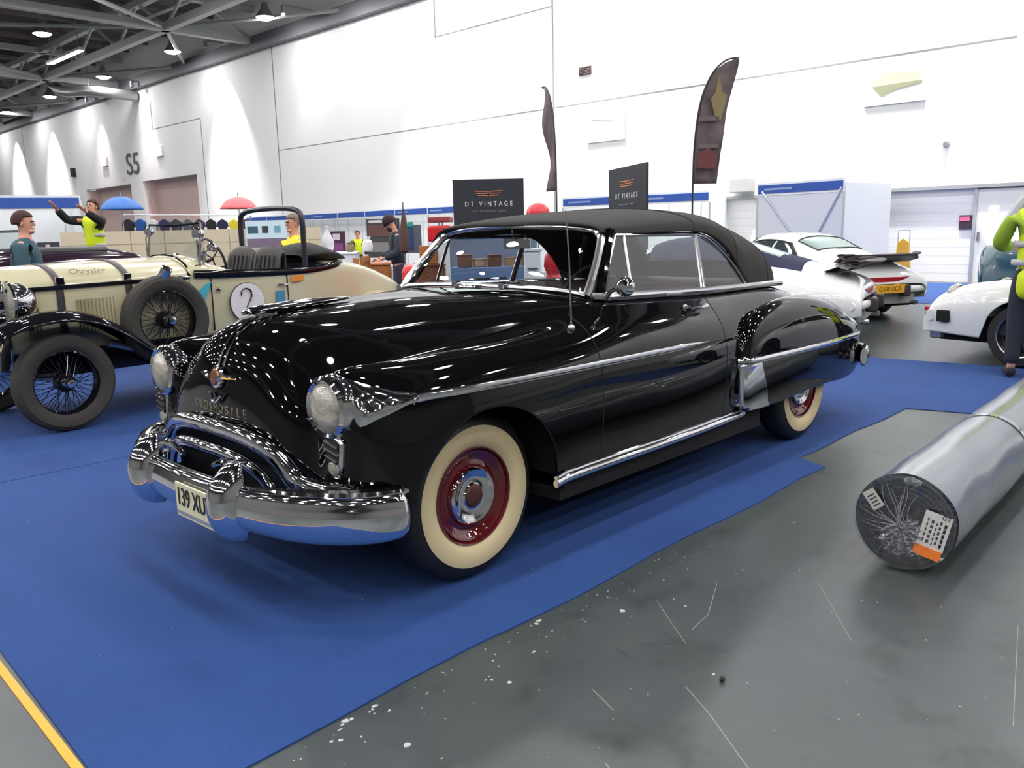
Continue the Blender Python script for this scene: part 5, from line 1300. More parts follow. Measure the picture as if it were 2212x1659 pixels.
# feather flags
def flag(label, loc, rz, w, h0, h1, thin=False):
    t = thing('feather_flag', label, 'flag', (*loc, 0), R(rz))
    H_ = h1-h0; pole = [(0, 0, 0), (0, 0, h0*.5), (0, 0, h0), (w*.06, 0, h0+H_*.36), (w*.28, 0, h0+H_*.67), (w*.72, 0, h0+H_*.88), (w*1.25, 0, h0+H_*.98), (w*1.75, 0, h0+H_)]
    MB().tube(curve(pole, 30), .014, 6).obj('pole', 'black', t)
    MB().box((-.25, -.25, 0), (.25, .25, .03)).obj('base_plate', 'steel', t, smooth=False)
    rows = []
    for u in np.linspace(0, 1, 26):
        z = h0+(h1-h0)*u; xl = w*float(np.interp(u, [0, .36, .67, .80, .88, .95, 1], [0, .06, .28, .50, .72, 1.08, 1.72])); xr = w*float(np.interp(u, [0, .25, .6, .8, .93, 1], [1, 1.08, 1.36, 1.58, 1.72, 1.76]))
        rows.append([(xl+(xr-xl)*v, .05*math.sin(3*u*PI+v*2)*v, z) for v in np.linspace(0, 1, 8)])
    so = MB().grid(rows).obj('sail', mat('flag_cloth', (.055, .042, .045), .8, noise=(3.5, .2, (.16, .12, .12))), t, solid=.004)
    if thin: return t
    a = MB(); cx = w*.95; zc = h0+(h1-h0)*.70
    a.prism([(cx-.04, zc-.35), (cx-.12, zc-.05), (cx-.05, zc+.05), (cx, zc+.3), (cx+.05, zc+.05), (cx+.13, zc), (cx+.04, zc-.35)], (0, .004, 0), o=(0, -.07, 0)); a.obj('yellow_figure', mat('flag_yellow', sr((125, 115, 75)), .7), so, smooth=False)
    cx = w*.55; a = MB(); zc = h0+(h1-h0)*.18; a.prism([(cx-.16, zc-.1), (cx-.14, zc+.12), (cx, zc+.2), (cx+.15, zc+.1), (cx+.12, zc-.12)], (0, .004, 0), o=(0, -.07, 0)); a.obj('red_figure', mat('flag_red', sr((98, 48, 50)), .7), so, smooth=False)
    for z_ in (.30, .52): 
        zc = h0+(h1-h0)*z_; MB().box((w*.18, -.07, zc-.03), (w*.98, -.066, zc+.03)).obj('pale_band', mat('flag_grey', (.12, .10, .10), .7), so, smooth=False)
    return t
flag('dark feather flag curling to the right, tallest beside the angled board', (-9.32, -3.95), 134, .38, 2.08, 3.93)
flag('narrow dark feather flag seen edge-on above the soft top', (-8.20, -5.78), 238, .42, 2.05, 3.75, True)

# left partitions, jackets, umbrellas
P, d, L, nrm = frame_xy((-4.5, -17.4), (-9.8, -15.0))
t = thing('partition_wall', 'beige panelled partition behind the cream racer', 'partition', P)
def seg(mb, u0, u1, z0, z1, off=0, th=.05):
    n_ = Vector((-d.y, d.x, 0));
    if (Vector((2.3, 3.2, 0))-P).dot(n_) < 0: n_ = -n_
    c = [d*u0+n_*off, d*u1+n_*off, d*u1+n_*(off-th), d*u0+n_*(off-th)]
    return mb.add([(a.x, a.y, z0) for a in c]+[(a.x, a.y, z1) for a in c], [(0, 3, 2, 1), (4, 5, 6, 7), (0, 1, 5, 4), (1, 2, 6, 5), (2, 3, 7, 6), (3, 0, 4, 7)])
po = seg(MB(), 0, L, 0, 1.62).obj('panel', 'beige_panel', t, smooth=False)
b = MB()
for k in range(1, 8): seg(b, L*k/8-.008, L*k/8+.008, 0, 1.62, .004, .004)
for z in (.55, .98, 1.32): seg(b, 0, L, z-.006, z+.006, .004, .004)
b.obj('panel_groove', mat('groove', sr((150, 138, 118)), .8), po, smooth=False)
t = thing('clothes_rail', 'long steel rail carrying hanging jackets behind the partition', 'rail', (-7.3, -20.9, 0))
ra, rb_ = Vector((0, 0, 0)), Vector((-2.9, 1.8, 0)); dd = (rb_-ra)
MB().tube([(0, 0, 2.10), tuple(dd+Vector((0, 0, 2.02)))], .018, 8).obj('hanging_bar', 'steel', t)
for u in (0, .5, 1): MB().tube([tuple(dd*u), tuple(dd*u+Vector((0, 0, 2.10-.08*u)))], .02, 8).obj('upright', 'steel', t)
cols = [('black', (.010, .008, .015)), ('bright blue', (.01, .06, .22)), ('pale grey', (.5, .5, .5)), ('navy', (.02, .02, .07)), ('charcoal', (.035, .035, .04)), ('slate grey', (.08, .09, .09)), ('plum', (.05, .03, .05)), ('black', (.012, .012, .012)), ('dark blue', (.012, .015, .05)), ('yellow', sr((205, 190, 40))), ('dark red', (.07, .015, .02))]
for k, (cn, cc) in enumerate(cols):
    u = (k+.5)/len(cols); p = Vector((-7.3, -20.9, 0))+dd*u
    nm = ['leftmost', 'second', 'third', 'fourth', 'fifth', 'sixth', 'seventh', 'eighth', 'ninth', 'tenth', 'rightmost'][k]
    t = thing('hanging_jacket', '%s jacket hanging %s along the rail behind the racer' % (cn, nm), 'jacket', (p.x, p.y, 1.42), math.atan2(dd.y, dd.x), 'jackets on the clothes rail')
    zt_ = 2.005-.08*u-1.42
    b = MB(); L_ = .72
    out = [(-.30, zt_-.22), (-.28, zt_-.10), (-.10, zt_-.03), (0, zt_-.01), (.10, zt_-.03), (.28, zt_-.10), (.30, zt_-.22), (.22, zt_-.25), (.20, zt_-L_), (-.20, zt_-L_), (-.22, zt_-.25)]
    out = [(x*.49, z) for x, z in out]; b.prism(out, (0, .24, 0), o=(0, -.12, 0)); b.obj('garment', mat('jacket_cloth', cc, .85), t, bevel=.015)
    MB().tube([(0, 0, zt_-.03), (0, 0, zt_+.03)], .006, 6).obj('hanger_hook', 'steel', t)
def umbrella(label, loc, r, top, m):
    t = thing('umbrella', label, 'umbrella', (*loc, 0))
    b = MB(); P = []
    for i in range(9):
        a = i/8*PI*.36; P.append([(r*math.sin(a)/math.sin(PI*.36)*math.cos(q)*(1 if j % 2 == 0 else .965), r*math.sin(a)/math.sin(PI*.36)*math.sin(q)*(1 if j % 2 == 0 else .965), top-r*.62*(1-math.cos(a))/(1-math.cos(PI*.36))) for j, q in enumerate(np.linspace(0, 2*PI, 16, endpoint=False))])
    b.grid(P, close_v=True); b.obj('canopy', m, t, solid=.004)
    MB().tube([(0, 0, 0), (0, 0, top+.10)], .012, 6).obj('pole', 'steel', t)
    MB().lathe([(0, .05), (.16, .05), (.18, 0)], n=16).obj('base_plate', 'steel', t)
umbrella('open blue umbrella standing above the hanging jackets', (-6.45, -18.7), .53, 2.50, mat('umb_blue', sr((55, 110, 185)), .5))
umbrella('open red umbrella standing right of the hanging jackets', (-8.5, -16.6), .47, 2.42, mat('umb_red', sr((235, 110, 115)), .5))
# posters and furniture
def poster(label, p, q, z0, z1, m, cells=(), name='poster'):
    P, d, L, nrm = frame_xy(p, q)
    if (Vector((2.3, 3.2, 0))-P).dot(nrm) < 0: nrm = -nrm
    t = thing(name, label, 'poster', P)
    def bb(mb, u0, u1, za, zb, o0, o1):
        c = [d*(L*u0)+nrm*o0, d*(L*u1)+nrm*o0, d*(L*u1)+nrm*o1, d*(L*u0)+nrm*o1]
        return mb.add([(a.x, a.y, za) for a in c]+[(a.x, a.y, zb) for a in c], [(0, 3, 2, 1), (4, 5, 6, 7), (0, 1, 5, 4), (1, 2, 6, 5), (2, 3, 7, 6), (3, 0, 4, 7)])
    bb(MB(), 0, 1, z0, z1, 0, -.03).obj('sheet', m, t, smooth=False)
    for (u0, u1, v0, v1, mm, nm) in cells: bb(MB(), u0, u1, z0+(z1-z0)*v0, z0+(z1-z0)*v1, .006, 0).obj(nm, mm, t, smooth=False)
    MB().box((-.02, -.02, 0), (.02, .02, z0)).obj('stand_leg', 'alu', t, smooth=False); a = d*L; MB().box((a.x-.02, a.y-.02, 0), (a.x+.02, a.y+.02, z0)).obj('stand_leg', 'alu', t, smooth=False)
    return t
mk = lambda n, c, r=.6: mat(n, sr(c), r)
purple, mauve, brown, darkg, lightp = mk('p_purple', (70, 35, 65)), mk('p_mauve', (130, 70, 125)), mk('p_brown', (95, 60, 55)), mk('p_dark', (55, 55, 62)), mk('p_light', (205, 200, 205))
poster('purple poster with a mauve shape behind the racer tail', (-8.75, -13.13), (-9.02, -12.84), 1.02, 1.50, purple, [(.15, .85, .1, .45, mauve, 'mauve_shape'), (.3, .7, .6, .9, lightp, 'pale_mark')])
poster('grey and brown poster board behind the person in the cap', (-8.16, -10.85), (-8.01-.2, -9.53-.35), .95, 1.72, darkg, [(.05, .95, .55, .85, brown, 'brown_picture'), (.1, .9, .15, .4, mk('p_grey', (125, 122, 122)), 'grey_text_block'), (.08, .7, .9, .97, lightp, 'headline')])
poster('small brown poster on the left stand beside the beige partition', (-2.8, -13.45), (-3.08, -13.17), 1.0, 1.42, darkg, [(.05, .95, .02, .48, mk('p_wine', (115, 60, 62)), 'wine_picture'), (.4, .6, .6, .9, lightp, 'pale_emblem')])
poster('dark blue poster with a teal badge right of the person in the cap', (-9.29, -11.13), (-9.6, -10.85), 1.0, 1.6, mk('p_slate', (85, 88, 100)), [(.1, .6, .1, .95, mk('p_blue', (35, 60, 110)), 'blue_panel'), (.3, .6, .8, 1.1, mk('p_teal', (40, 150, 150)), 'teal_badge')])
poster('white board of small car pictures seen through the racer hoop', (-8.0, -15.44), (-8.7, -14.75), 1.15, 1.80, mk('p_ice', (200, 225, 235)), [(.05, .3, .55, .8, mk('p_sea', (50, 90, 105)), 'small_picture'), (.4, .55, .55, .8, darkg, 'small_picture'), (.7, .85, .55, .8, mk('p_sky', (110, 165, 180)), 'small_picture'), (.02, .98, .03, .35, mk('p_lilac', (120, 105, 125)), 'lilac_band')])
# wooden furniture for sale
def box_unit(name, label, cat, loc, rz, w, dpt, h, m='oak', drawers=0, legs=False, group=None, z0=0):
    t = thing(name, label, cat, (*loc, z0), R(rz), group)
    zz = .12 if legs else 0
    MB().box((-w/2, -dpt/2, zz), (w/2, dpt/2, h)).obj('carcass', m, t, bevel=.01)
    MB().box((-w/2-.02, -dpt/2-.02, h), (w/2+.02, dpt/2+.02, h+.03)).obj('top', m, t, bevel=.005)
    for k in range(drawers):
        zc = zz+.04+(h-zz-.06)*(k+.5)/drawers; hh = (h-zz-.06)/drawers/2-.01
        dr = MB().box((-w/2+.03, dpt/2, zc-hh), (w/2-.03, dpt/2+.015, zc+hh)).obj('drawer', m, t, bevel=.004)
        MB().box((-.06, dpt/2+.015, zc-.01), (.06, dpt/2+.035, zc+.01)).obj('handle', 'steel', dr, smooth=False)
    if legs:
        for sx in (1, -1):
            for sy in (1, -1): MB().box((sx*(w/2-.03)-.02, sy*(dpt/2-.03)-.02, 0), (sx*(w/2-.03)+.02, sy*(dpt/2-.03)+.02, zz)).obj('leg', m, t, smooth=False)
    return t
box_unit('wooden_cabinet', 'low orange-brown wooden cabinet left of the person in the cap', 'cabinet', (-4.95, -6.35), 50, .62, .4, 1.0, drawers=2, legs=True)
box_unit('wooden_cabinet', 'dark brown wooden counter right of the person in the cap', 'cabinet', (-5.30, -5.60), 50, .50, .4, .98, drawers=2, m=mat('walnut', sr((120, 66, 40)), .5))
box_unit('white_counter', 'pale grey sales counter behind the racer tail', 'counter', (-6.9, -9.9), 50, 1.2, .5, 1.08, m='panel_white')
def slat_chair(label, loc, rz):
    t = thing('wooden_chair', label, 'chair', (*loc, 0), R(rz), 'slatted wooden chairs by the cabinets')
    MB().box((-.22, -.22, .43), (.22, .22, .46)).obj('seat', 'oak', t, bevel=.008)
    for sx in (1, -1):
        for sy in (1, -1): MB().box((sx*.19-.018, sy*.19-.018, 0), (sx*.19+.018, sy*.19+.018, .43 if sy > 0 else 1.15)).obj('leg', 'oak', t, smooth=False)
    b = MB().box((-.2, -.205, 1.08), (.2, -.18, 1.15))
    b.box((-.2, -.205, .62), (.2, -.18, .68))
    for k in range(5): b.box((-.16+.08*k-.012, -.2, .68), (-.16+.08*k+.012, -.185, 1.08))
    b.obj('backrest', 'oak', t, smooth=False)
slat_chair('orange-brown slatted chair nearest the racer tail', (-3.85, -4.95), 60)
slat_chair('orange-brown slatted chair between the cabinet and the person in the cap', (-4.35, -5.45), 40)
def crate(label, loc, z0, w, h):
    t = thing('wooden_box', label, 'box', (*loc, z0), R(50)); MB().box((-w/2, -.12, 0), (w/2, .12, h)).obj('box_body', 'oak', t, bevel=.008)
    MB().box((-w/2+.03, .12, .04), (w/2-.03, .13, h-.04)).obj('front_panel', mat('dark_oak', sr((110, 66, 30)), .5), t, smooth=False)
crate('small square oak box standing on the dark brown counter', (-5.25, -5.55), 1.018, .22, .24)
def vase(name, label, loc, z0, prof, m, cat='vase'):
    t = thing(name, label, cat, (*loc, z0)); MB().lathe(prof, n=24).obj('body', m, t); MB().lathe([(prof[-2][0]+.004, prof[-2][1]), (prof[-2][0]+.008, prof[-2][1]+.012), (prof[-2][0]-.004, prof[-2][1]+.018)], n=24).obj('rim', m, t)
vp = [(0, 0), (.07, 0), (.11, .1), (.12, .2), (.07, .32), (.03, .40), (.035, .46), (.01, .47)]
vase('glass_carboy', 'pale glass carboy standing on the grey sales counter', (-6.72, -10.12), 1.1105, vp, mat('milk_glass', (.6, .6, .62), .2))
vase('white_jug', 'white jug standing at the right end of the grey sales counter', (-7.2, -9.55), 1.1105, [(0, 0), (.08, 0), (.10, .08), (.09, .18), (.05, .22), (.06, .25), (.02, .25)], 'white')
vase('brass_pot', 'small brown pot beside the jug on the grey sales counter', (-6.97, -9.78), 1.1105, [(0, 0), (.06, 0), (.09, .06), (.08, .12), (.05, .14), (.055, .16), (.02, .16)], mat('pot_brown', sr((120, 105, 80)), .4))
# folded parasol, red-and-white kiosk, balloon
t = thing('folded_parasol', 'folded dark brown parasol beside the red and white kiosk', 'parasol', (-5.33, -6.15, 0)); t.scale = (.6, .6, .89)
MB().lathe([(.02, 1.28), (.10, 1.33), (.13, 1.45), (.10, 1.65), (.05, 1.85), (.015, 1.98)], n=14).obj('folded_cloth', mat('parasol_cloth', (.09, .05, .045), .85), t)
MB().tube([(0, 0, 0), (0, 0, 2.08)], .016, 8).obj('pole', 'steel', t); MB().lathe([(0, .06), (.2, .05), (.22, 0)], n=18).obj('base_plate', 'steel', t)
t = thing('drinks_kiosk', 'rounded white kiosk with a red top behind the windscreen corner', 'kiosk', (-6.55, -6.75, 0), R(40)); t.scale = (.5, .5, .83)
rows = []
for z, w in ((0, .46), (.3, .5), (1.1, .52), (1.35, .50), (1.5, .42), (1.55, .38)):
    rows.append([(w*math.cos(a)*(1 if abs(math.cos(a)) < .8 else .96), w*.8*math.sin(a), z) for a in np.linspace(0, 2*PI, 25)])
MB().grid(surf(rows, 24, 48, fit=0)).obj('body', mat('kiosk_white', (.8, .78, .76), .3), t)
MB().box((-.42, -.36, 1.55), (.42, .36, 1.84)).obj('red_hood', 'red_plastic', t, bevel=.04)
MB().box((-.40, -.34, 1.90), (.40, .34, 2.0)).obj('red_canopy', mat('dull_red', sr((150, 60, 65)), .5), t, bevel=.02)
for sx in (1, -1): MB().tube([(sx*.36, 0, 1.84), (sx*.36, 0, 1.92)], .02, 8).obj('canopy_post', 'steel', t)
for x in (-.12, .12): MB().lathe([(.0, .06), (.03, .05), (.035, 0)], c=(x, .36, 1.68), axis=(0, 1, 0), n=12).obj('tap', 'chrome', t)
t = thing('balloon_cluster', 'red ribbed balloon dome peeping over the soft top', 'balloon', (-8.6, -6.55, 0))
P = []
for i in range(13):
    a = PI*i/12; P.append([(.19*math.sin(a)*math.cos(q)*(1+.05*math.cos(8*q)), .19*math.sin(a)*math.sin(q)*(1+.05*math.cos(8*q)), 1.72+.17*math.cos(a)) for q in np.linspace(0, 2*PI, 48, endpoint=False)])
MB().grid(P, close_v=True).obj('balloon', mat('balloon_red', sr((215, 60, 70)), .35), t); MB().tube([(0, 0, 0), (0, 0, 1.56)], .012, 6).obj('pole', 'steel', t); MB().lathe([(0, .03), (.15, .03), (.16, 0)], n=16).obj('base_plate', 'steel', t)
# things seen through the windscreen: tables with blue cloth, red armchair, white fridge panels
def table(label, loc, rz, w, dpt, h, cloth):
    t = thing('trestle_table', label, 'table', (*loc, 0), R(rz)); MB().box((-w/2, -dpt/2, h-.03), (w/2, dpt/2, h)).obj('tabletop', 'oak', t, smooth=False)
    for sx in (1, -1):
        for sy in (1, -1): MB().box((sx*(w/2-.08)-.02, sy*(dpt/2-.06)-.02, 0), (sx*(w/2-.08)+.02, sy*(dpt/2-.06)+.02, h-.03)).obj('leg', 'steel', t, smooth=False)
    c = thing('tablecloth', label.replace('trestle table', 'cloth over the trestle table'), 'tablecloth', (*loc, 0), R(rz)); b = MB(); b.box((-w/2-.02, -dpt/2-.02, h+.001), (w/2+.02, dpt/2+.02, h+.008)); b.box((-w/2-.02, dpt/2+.012, .15), (w/2+.02, dpt/2+.02, h+.001)); b.obj('cloth', cloth, c, smooth=False)
table('trestle table covered in blue-grey, behind the windscreen', (-5.75, -4.75), 134-180, 1.15, .5, .95, mat('bluegrey_cloth', sr((95, 120, 160)), .85))
for k, (u, v, c, nm, h_) in enumerate(((-.42, .05, (120, 85, 55), 'brown', .13), (-.2, .0, (150, 120, 90), 'tan', .10), (.02, .05, (100, 60, 40), 'dark brown', .14), (.22, .0, (170, 140, 110), 'pale wooden', .09), (.42, .04, (110, 75, 60), 'reddish brown', .15))):
    a_ = R(134-180); x = -5.75+u*math.cos(a_)-v*math.sin(a_); y = -4.75+u*math.sin(a_)+v*math.cos(a_)
    t = thing('trinket_box', '%s trinket box on the blue-grey covered table' % nm, 'box', (x, y, .966), R(134+8*k)); MB().box((-.08, -.06, 0), (.08, .06, h_)).obj('box_body', mk('trinket', c), t, bevel=.008); MB().box((-.084, -.064, h_), (.084, .064, h_+.02)).obj('lid', mk('trinket_lid', c), t, bevel=.006)
t = thing('grey_screen', 'blue-grey display screen behind the table seen through the windscreen', 'screen', (-6.25, -5.3, 0), R(134-180))
MB().box((-.62, -.02, .9), (.62, .02, 1.42)).obj('screen_panel', mat('screen_grey', sr((125, 135, 160)), .8), t, smooth=False)
for sx in (1, -1): MB().box((sx*.58-.02, -.15, 0), (sx*.58+.02, .15, .9)).obj('screen_leg', 'alu', t, smooth=False)
box_unit('white_locker', 'narrow white two-door locker seen beside the steering wheel', 'locker', (-5.3, -3.68), 134-180, .20, .2, 1.18, m='panel_white', drawers=3)
t = thing('red_dispenser', 'glossy red rounded dispenser beside the white locker', 'dispenser', (-5.62, -3.62, 0))
MB().lathe([(0, 1.2), (.06, 1.18), (.11, 1.10), (.12, .98), (.08, .88), (.10, .84), (.12, .6), (.12, .4)], n=28).obj('dispenser_body', 'red_plastic', t)
MB().lathe([(.02, .4), (.03, .05), (.16, .03), (.17, 0)], n=20).obj('dispenser_stand', 'steel', t)
t = thing('armchair', 'bright red armchair seen past the left windscreen pillar', 'chair', (-3.35, -3.12, 0), R(50))
MB().box((-.35, -.33, .16), (.35, .33, .44)).obj('seat', 'red_plastic', t, bevel=.05); MB().box((-.35, -.40, .2), (.35, -.25, 1.12)).obj('backrest', 'red_plastic', t, bevel=.06)
for s in (1, -1): MB().box((s*.40-.06, -.36, .16), (s*.40+.06, .34, .64)).obj('armrest', 'red_plastic', t, bevel=.04)
for sx in (1, -1):
    for sy in (1, -1): MB().tube([(sx*.3, sy*.28, 0), (sx*.3, sy*.28, .17)], .02, 8).obj('leg', 'steel', t)
# ================================================================ wrapped carpet roll at the right
RR = .205
rl = thing('carpet_roll', 'plastic-wrapped grey carpet roll lying on the concrete at the right', 'roll', (-1.25, 2.11, 0), R(182.3))
M['film'] = mat('wrapped_grey', (.10, .118, .14), .28, 0, **{'Coat Weight': .7, 'Coat Roughness': .15}, noise=(2.2, .35, (.15, .17, .19)), bump=(5, .25))
M['roll_dark'] = mat('roll_dark', (.010, .012, .022), .6, bump=(30, .8))
rows = []; rnd = random.Random(3)
for i, x in enumerate(np.linspace(0, 4.2, 60)):
    row = []
    for k in range(64):
        a = 2*PI*k/64; r = RR-.004*(1+math.sin(a*2+x*3))*.5+.002*math.sin(x*9+a*5)
        z = RR+r*math.sin(a)
        row.append((x, r*math.cos(a), max(.001, z)))
    rows.append(row)
b = MB(); b.grid(rows, close_v=True); b.obj('wrapped_side', 'film', rl)
# end face: spiral carpet edge with a hollow core
rows = []
for r in (RR-.002, RR-.012, .17, .13, .09, .05, .03):
    rows.append([(.0-(.010 if .02 < r < RR-.008 else 0)*math.sin(min(1, (RR-r)/.03)*PI/2)+.012*math.sin(6*a+r*60)*(1 if r < RR-.01 else 0)*.35, r*math.cos(a), RR+r*math.sin(a)) for a in np.linspace(0, 2*PI, 64, endpoint=False)])
e = MB(); e.grid(rows, close_v=True); eo = e.obj('rolled_end', 'roll_dark', rl)
MB().lathe([(.032, -.002), (.036, -.014), (.028, -.014), (.026, .12)], c=(0, .0, RR), axis=(1, 0, 0), n=24).obj('core_tube', mat('cardboard', (.16, .10, .05), .8), eo)
sp = MB(); P = []
for k in range(260):
    a = k*.19; r = .045+.155*k/260; P.append((-.013, r*math.cos(a), RR+r*math.sin(a)))
sp.tube(P, .0016, 4); sp.obj('spiral_edge', mat('spiral', (.05, .055, .07), .6), eo)
# crumpled clear film gathered over the end
fm = glass('film_clear', (.8, .84, .88), .9, .18)
def crumple(name, cy_, cz_, w, h, seed, amp=.012, m=fm):
    rn = random.Random(seed); N = 22; H = [[rn.uniform(-1, 1) for _ in range(N)] for _ in range(N)]
    P = []
    for i in range(N):
        row = []
        for j in range(N):
            u, v = i/(N-1)*2-1, j/(N-1)*2-1; q = math.sqrt(max(u*u, v*v)/(u*u+v*v+1e-9)) if (u or v) else 1
            y, z = cy_+u*q*w, cz_+v*q*h; rr = math.hypot(y, z-RR)
            if rr > RR-.003: y *= (RR-.003)/rr; z = RR+(z-RR)*(RR-.003)/rr
            ang = math.atan2(z-RR, y); fold = math.sin(ang*17+seed)*.5+H[i][j]*.6
            row.append((-.024-amp*(fold+.6)*.5-.010*(1-max(abs(u), abs(v))), y, z))
        P.append(row)
    MB().grid(P).obj(name, m, eo, weld=False, angle=20)
crumple('crumpled_film', 0, RR, RR, RR, 4, .010)
milk = mat('milky_film', (.42, .44, .48), .25, 0, **{'Coat Weight': 1.0, 'Alpha': .5})
crumple('film_bunch', .0, RR-.07, .085, .07, 9, .05, milk); crumple('film_bunch', -.035, RR-.02, .05, .045, 21, .045, milk)
crumple('film_bunch', -.085, RR-.095, .06, .035, 12, .028, milk)
crumple('film_bunch', -.03, RR+.185, .035, .02, 14, .02, milk)
def lab(name, cy_, cz_, w, h, rot, m, x=-.045):
    c, s_ = math.cos(R(rot)), math.sin(R(rot)); f = lambda u, v: (x, cy_+u*c-v*s_, cz_+u*s_+v*c)
    t_ = MB(); pts = [f(-w, -h), f(w, -h), f(w, h), f(-w, h)]; t_.add(pts+[(p[0]+.002, p[1], p[2]) for p in pts], [(0, 1, 2, 3), (7, 6, 5, 4), (0, 4, 5, 1), (1, 5, 6, 2), (2, 6, 7, 3), (3, 7, 4, 0)])
    return t_.obj(name, m, eo, smooth=False), f
b = MB()
for k in range(34):
    a = rnd.uniform(0, 2*PI); r1 = rnd.uniform(.12, RR-.012); y0, z0 = .0+rnd.uniform(-.02, .02), RR-.03+rnd.uniform(-.02, .02)
    pts = [(-.030-.012*math.sin(PI*u)+rnd.uniform(-.003, .003), y0+(r1*math.cos(a)-y0)*u+.012*math.sin(5*u+k), z0+(RR+r1*math.sin(a)-z0)*u) for u in np.linspace(.1, 1, 7)]
    b.tube(pts, [.0028, .0025, .002, .0016, .0013, .001, .0006], 4)
b.obj('film_fold', milk, eo)
# local -x points to the viewer, local y runs to the viewer's left
lw = mat('label_white', (.62, .62, .60), .45)
lo_, f = lab('paper_label', -.125, RR-.005, .052, .078, 12, lw)
_, f2 = lab('orange_label_band', -.120+.018, RR-.098, .052, .022, 12, mat('label_orange', sr((240, 130, 50)), .5), -.047)
ink = mat('label_ink', (.05, .05, .06), .6)
b = MB()
for k, (u0, u1, v) in enumerate(((-.04, -.03, .05), (-.04, -.03, .02), (-.02, -.012, .03), (-.005, .0, .0), (.01, .02, .01), (.03, .036, .0))):
    for q in range(5):
        v0 = -.06+.022*q+.004*(k % 3); a_, b_, c_, d_ = f(u0, v0), f(u1, v0), f(u1, v0+.014), f(u0, v0+.014)
        b.add([(p[0]-.0008, p[1], p[2]) for p in (a_, b_, c_, d_)], [(0, 1, 2, 3)])
b.obj('label_print', ink, lo_, smooth=False)
pc = f(.0, .064); text('GT', .026, 'label_lettering', ink, lo_, (pc[0]-.002, pc[1]-.03, pc[2]), (0, -1, -.2), (0, -.2, 1), .001)
l2, f3 = lab('paper_label', .118, RR+.085, .026, .042, -38, mat('label_pale', (.5, .52, .46), .45))
b = MB()
for q in range(4): b.add([(p[0]-.0008, p[1], p[2]) for p in (f3(-.016, -.03+.015*q), f3(.016, -.03+.015*q), f3(.016, -.024+.015*q), f3(-.016, -.024+.015*q))], [(0, 1, 2, 3)])
b.obj('label_print', ink, l2, smooth=False)
# clear tape bands round the roll
for x in (1.35, 2.9):
    P = [[(x+dx, (RR+.0015)*math.cos(a), max(.002, RR+(RR+.0015)*math.sin(a))) for dx in (0, .05)] for a in np.linspace(0, 2*PI, 48, endpoint=False)]
    MB().grid(P, close_u=True).obj('tape_band', mat('tape_clear', (.2, .22, .24), .2, 0, **{'Coat Weight': 1.0}), rl)
# litter on the concrete and a small stone
def fleck(x, y, s_, seed, label, m, name='paper_scrap', cat='litter', g='pale scraps on the concrete', z=.0):
    rn = random.Random(seed); t = MB(); n = 7
    out = [(s_*(.6+rn.random()*.5)*math.cos(2*PI*k/n), s_*.6*(.6+rn.random()*.5)*math.sin(2*PI*k/n)) for k in range(n)]
    t.prism(out, (0, 0, .004), ux=(1, 0, 0), uy=(0, 1, 0)); o = t.obj(name, m, None, smooth=False); o.location = (x, y, z); o.rotation_euler = (0, 0, rn.random()*6)
    tag(o, label, cat, g)
rn = random.Random(11); b = MB()
def bit(x, y, s_):
    n = 6; a0 = rn.random()*6; st_ = rn.uniform(.4, 1)
    out = [(s_*(.5+rn.random()*.6)*math.cos(2*PI*k/n+a0), s_*st_*(.5+rn.random()*.6)*math.sin(2*PI*k/n+a0)) for k in range(n)]
    b.prism(out, (0, 0, .0025), o=(x, y, 0), ux=(1, 0, 0), uy=(0, 1, 0))
big = [(.984, 1.275, .016), (1.00, 1.285, .012), (.965, 1.28, .010), (1.02, 1.30, .009), (.874, 1.275, .013), (.89, 1.285, .008), (.905, 1.29, .007), (.112, 1.275, .014), (.135, 1.285, .010), (.16, 1.28, .007), (.538, 1.427, .007), (.525, 1.44, .006), (.934, 1.508, .014), (-.161, 1.461, .016), (.498, 1.494, .012), (1.05, 1.345, .009), (1.07, 1.33, .008), (.40, 1.33, .006), (-.21, 1.30, .006), (.258, 1.868, .006), (.02, 1.96, .010), (.86, 1.33, .008), (.30, 1.42, .010), (-.5, 1.42, .006), (-.35, 1.62, .008)]
for x, y, s_ in big: bit(x, y, s_)
for k in range(70): 
    x = rn.uniform(-1.1, 1.25); bit(x, 1.27+abs(rn.gauss(0, .12)), rn.uniform(.002, .005))
for k in range(60): bit(rn.uniform(-1.0, 1.2), rn.uniform(1.4, 3.2), rn.uniform(.002, .004))
tag(b.obj('paint_flecks', mat('fleck_white', (.42, .44, .43), .7), None, smooth=False), 'scattered pale paint flecks on the concrete along the blue carpet edge', 'flecks', kind='stuff')
b = MB()
for k in range(40): bit(rn.uniform(-2.3, 1.5), rn.uniform(-2.2, 1.1), rn.uniform(.0015, .003))
o = b.obj('lint', mat('lint_white', (.35, .38, .42), .8), None, smooth=False); o.location = (0, 0, .0062); tag(o, 'tiny pale lint specks on the blue carpet by the black convertible', 'lint', kind='stuff')
st_ = MB().ball((0, 0, .009), (.011, .009, .010), 6); o = st_.obj('pebble', mat('pebble_dark', (.03, .022, .018), .8)); o.location = (.037, 2.002, 0); tag(o, 'tiny dark pebble alone on the open concrete', 'pebble')
fl = bpy.data.objects['floor']; b = MB()
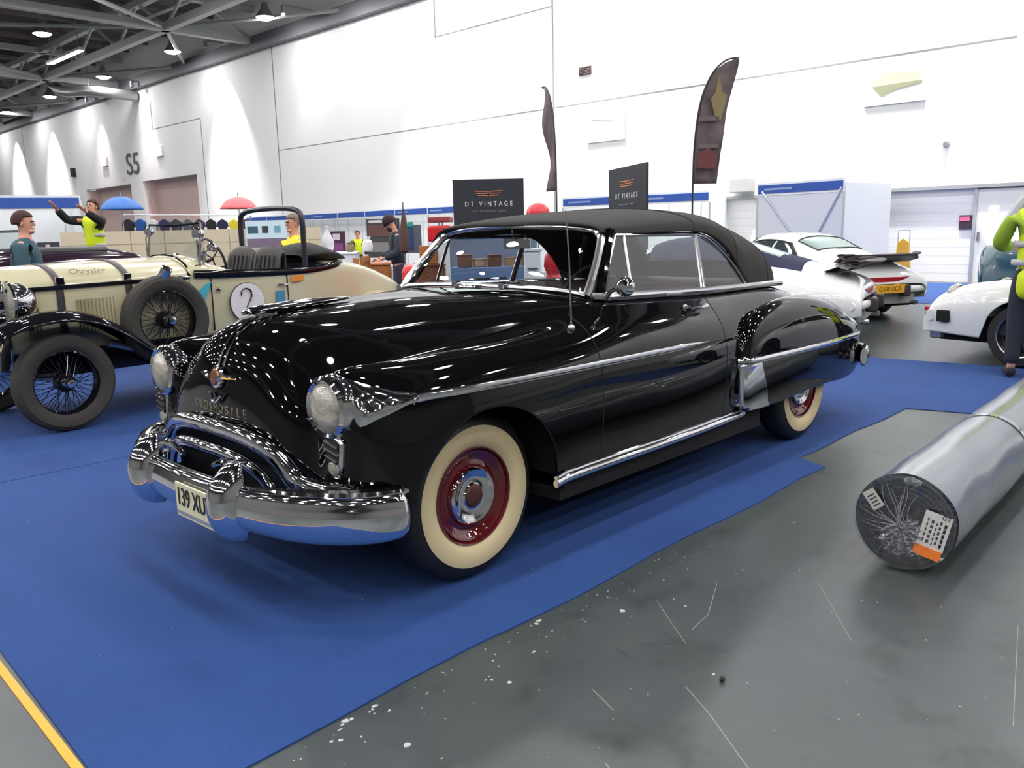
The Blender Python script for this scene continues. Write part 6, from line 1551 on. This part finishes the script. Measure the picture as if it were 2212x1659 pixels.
for P, w in (([(.14, 1.93), (.22, 2.06), (.36, 2.25), (.44, 2.36)], .0016), ([(-.33, 1.50), (-.22, 1.63), (-.1, 1.78)], .0012), ([(.62, 1.98), (.70, 2.12)], .002), ([(-.62, 1.60), (-.35, 1.72), (-.20, 1.74)], .0015), ([(-.9, 1.9), (-.5, 2.2)], .0012), ([(-1.0, 2.6), (-.3, 2.75)], .0012), ([(.35, 1.72), (.40, 1.84)], .0015)):
    b.tube([(x, y, .0002) for x, y in P], w, 5, flat=(1, .3))
b.obj('floor_scratch', mat('scratch', (.26, .27, .25), .7), fl)
b = MB()
for (x, y, a, L_) in ((.02, 1.74, .6, .085), (-.03, 1.70, 2.4, .06), (-.45, 1.52, .3, .05), (.1, 1.66, 1.2, .05)):
    n = 14; out = [(L_*(.6+rn.random()*.4)*math.cos(2*PI*k/n), L_*.28*(.5+rn.random()*.5)*math.sin(2*PI*k/n)) for k in range(n)]
    b.prism(out, (0, 0, .0006), o=(x, y, 0), ux=(math.cos(a), math.sin(a), 0), uy=(-math.sin(a), math.cos(a), 0))
b.obj('floor_stain', mat('stain', (.040, .048, .049), .45), fl, smooth=False)

# things standing on a carpet rest on its pile, 6.5 mm above the concrete
def inside(p, poly):
    x, y = p; c = False; n = len(poly)
    for i in range(n):
        (x1, y1), (x2, y2) = poly[i], poly[(i+1) % n]
        if (y1 > y) != (y2 > y) and x < (x2-x1)*(y-y1)/(y2-y1)+x1: c = not c
    return c
polys = [main, [(1.60, -8.8), (1.56, -2.41), (-6.4, -2.41), (-6.6, -5.6), (-6.6, -8.8)], [(-13.3, -6), (-13.4, 8), (-18.6, 8), (-18.6, -6)]]
for o in list(COL.objects):
    if o.parent is None and o.type == 'EMPTY' and abs(o.location.z) < .003 and 'category' in o:
        if o['category'] == 'roll' or any(inside((o.location.x+a, o.location.y+c), pl_) for pl_ in polys for a, c in ((0, 0), (.35, .35), (-.35, .35), (.35, -.35), (-.35, -.35))): o.location.z = .0065
for o in list(COL.objects):
    if o.get('category') == 'person': o.location.z += .009
    if o.name.startswith('exhibition_stand.002'): o.location.z = .0065
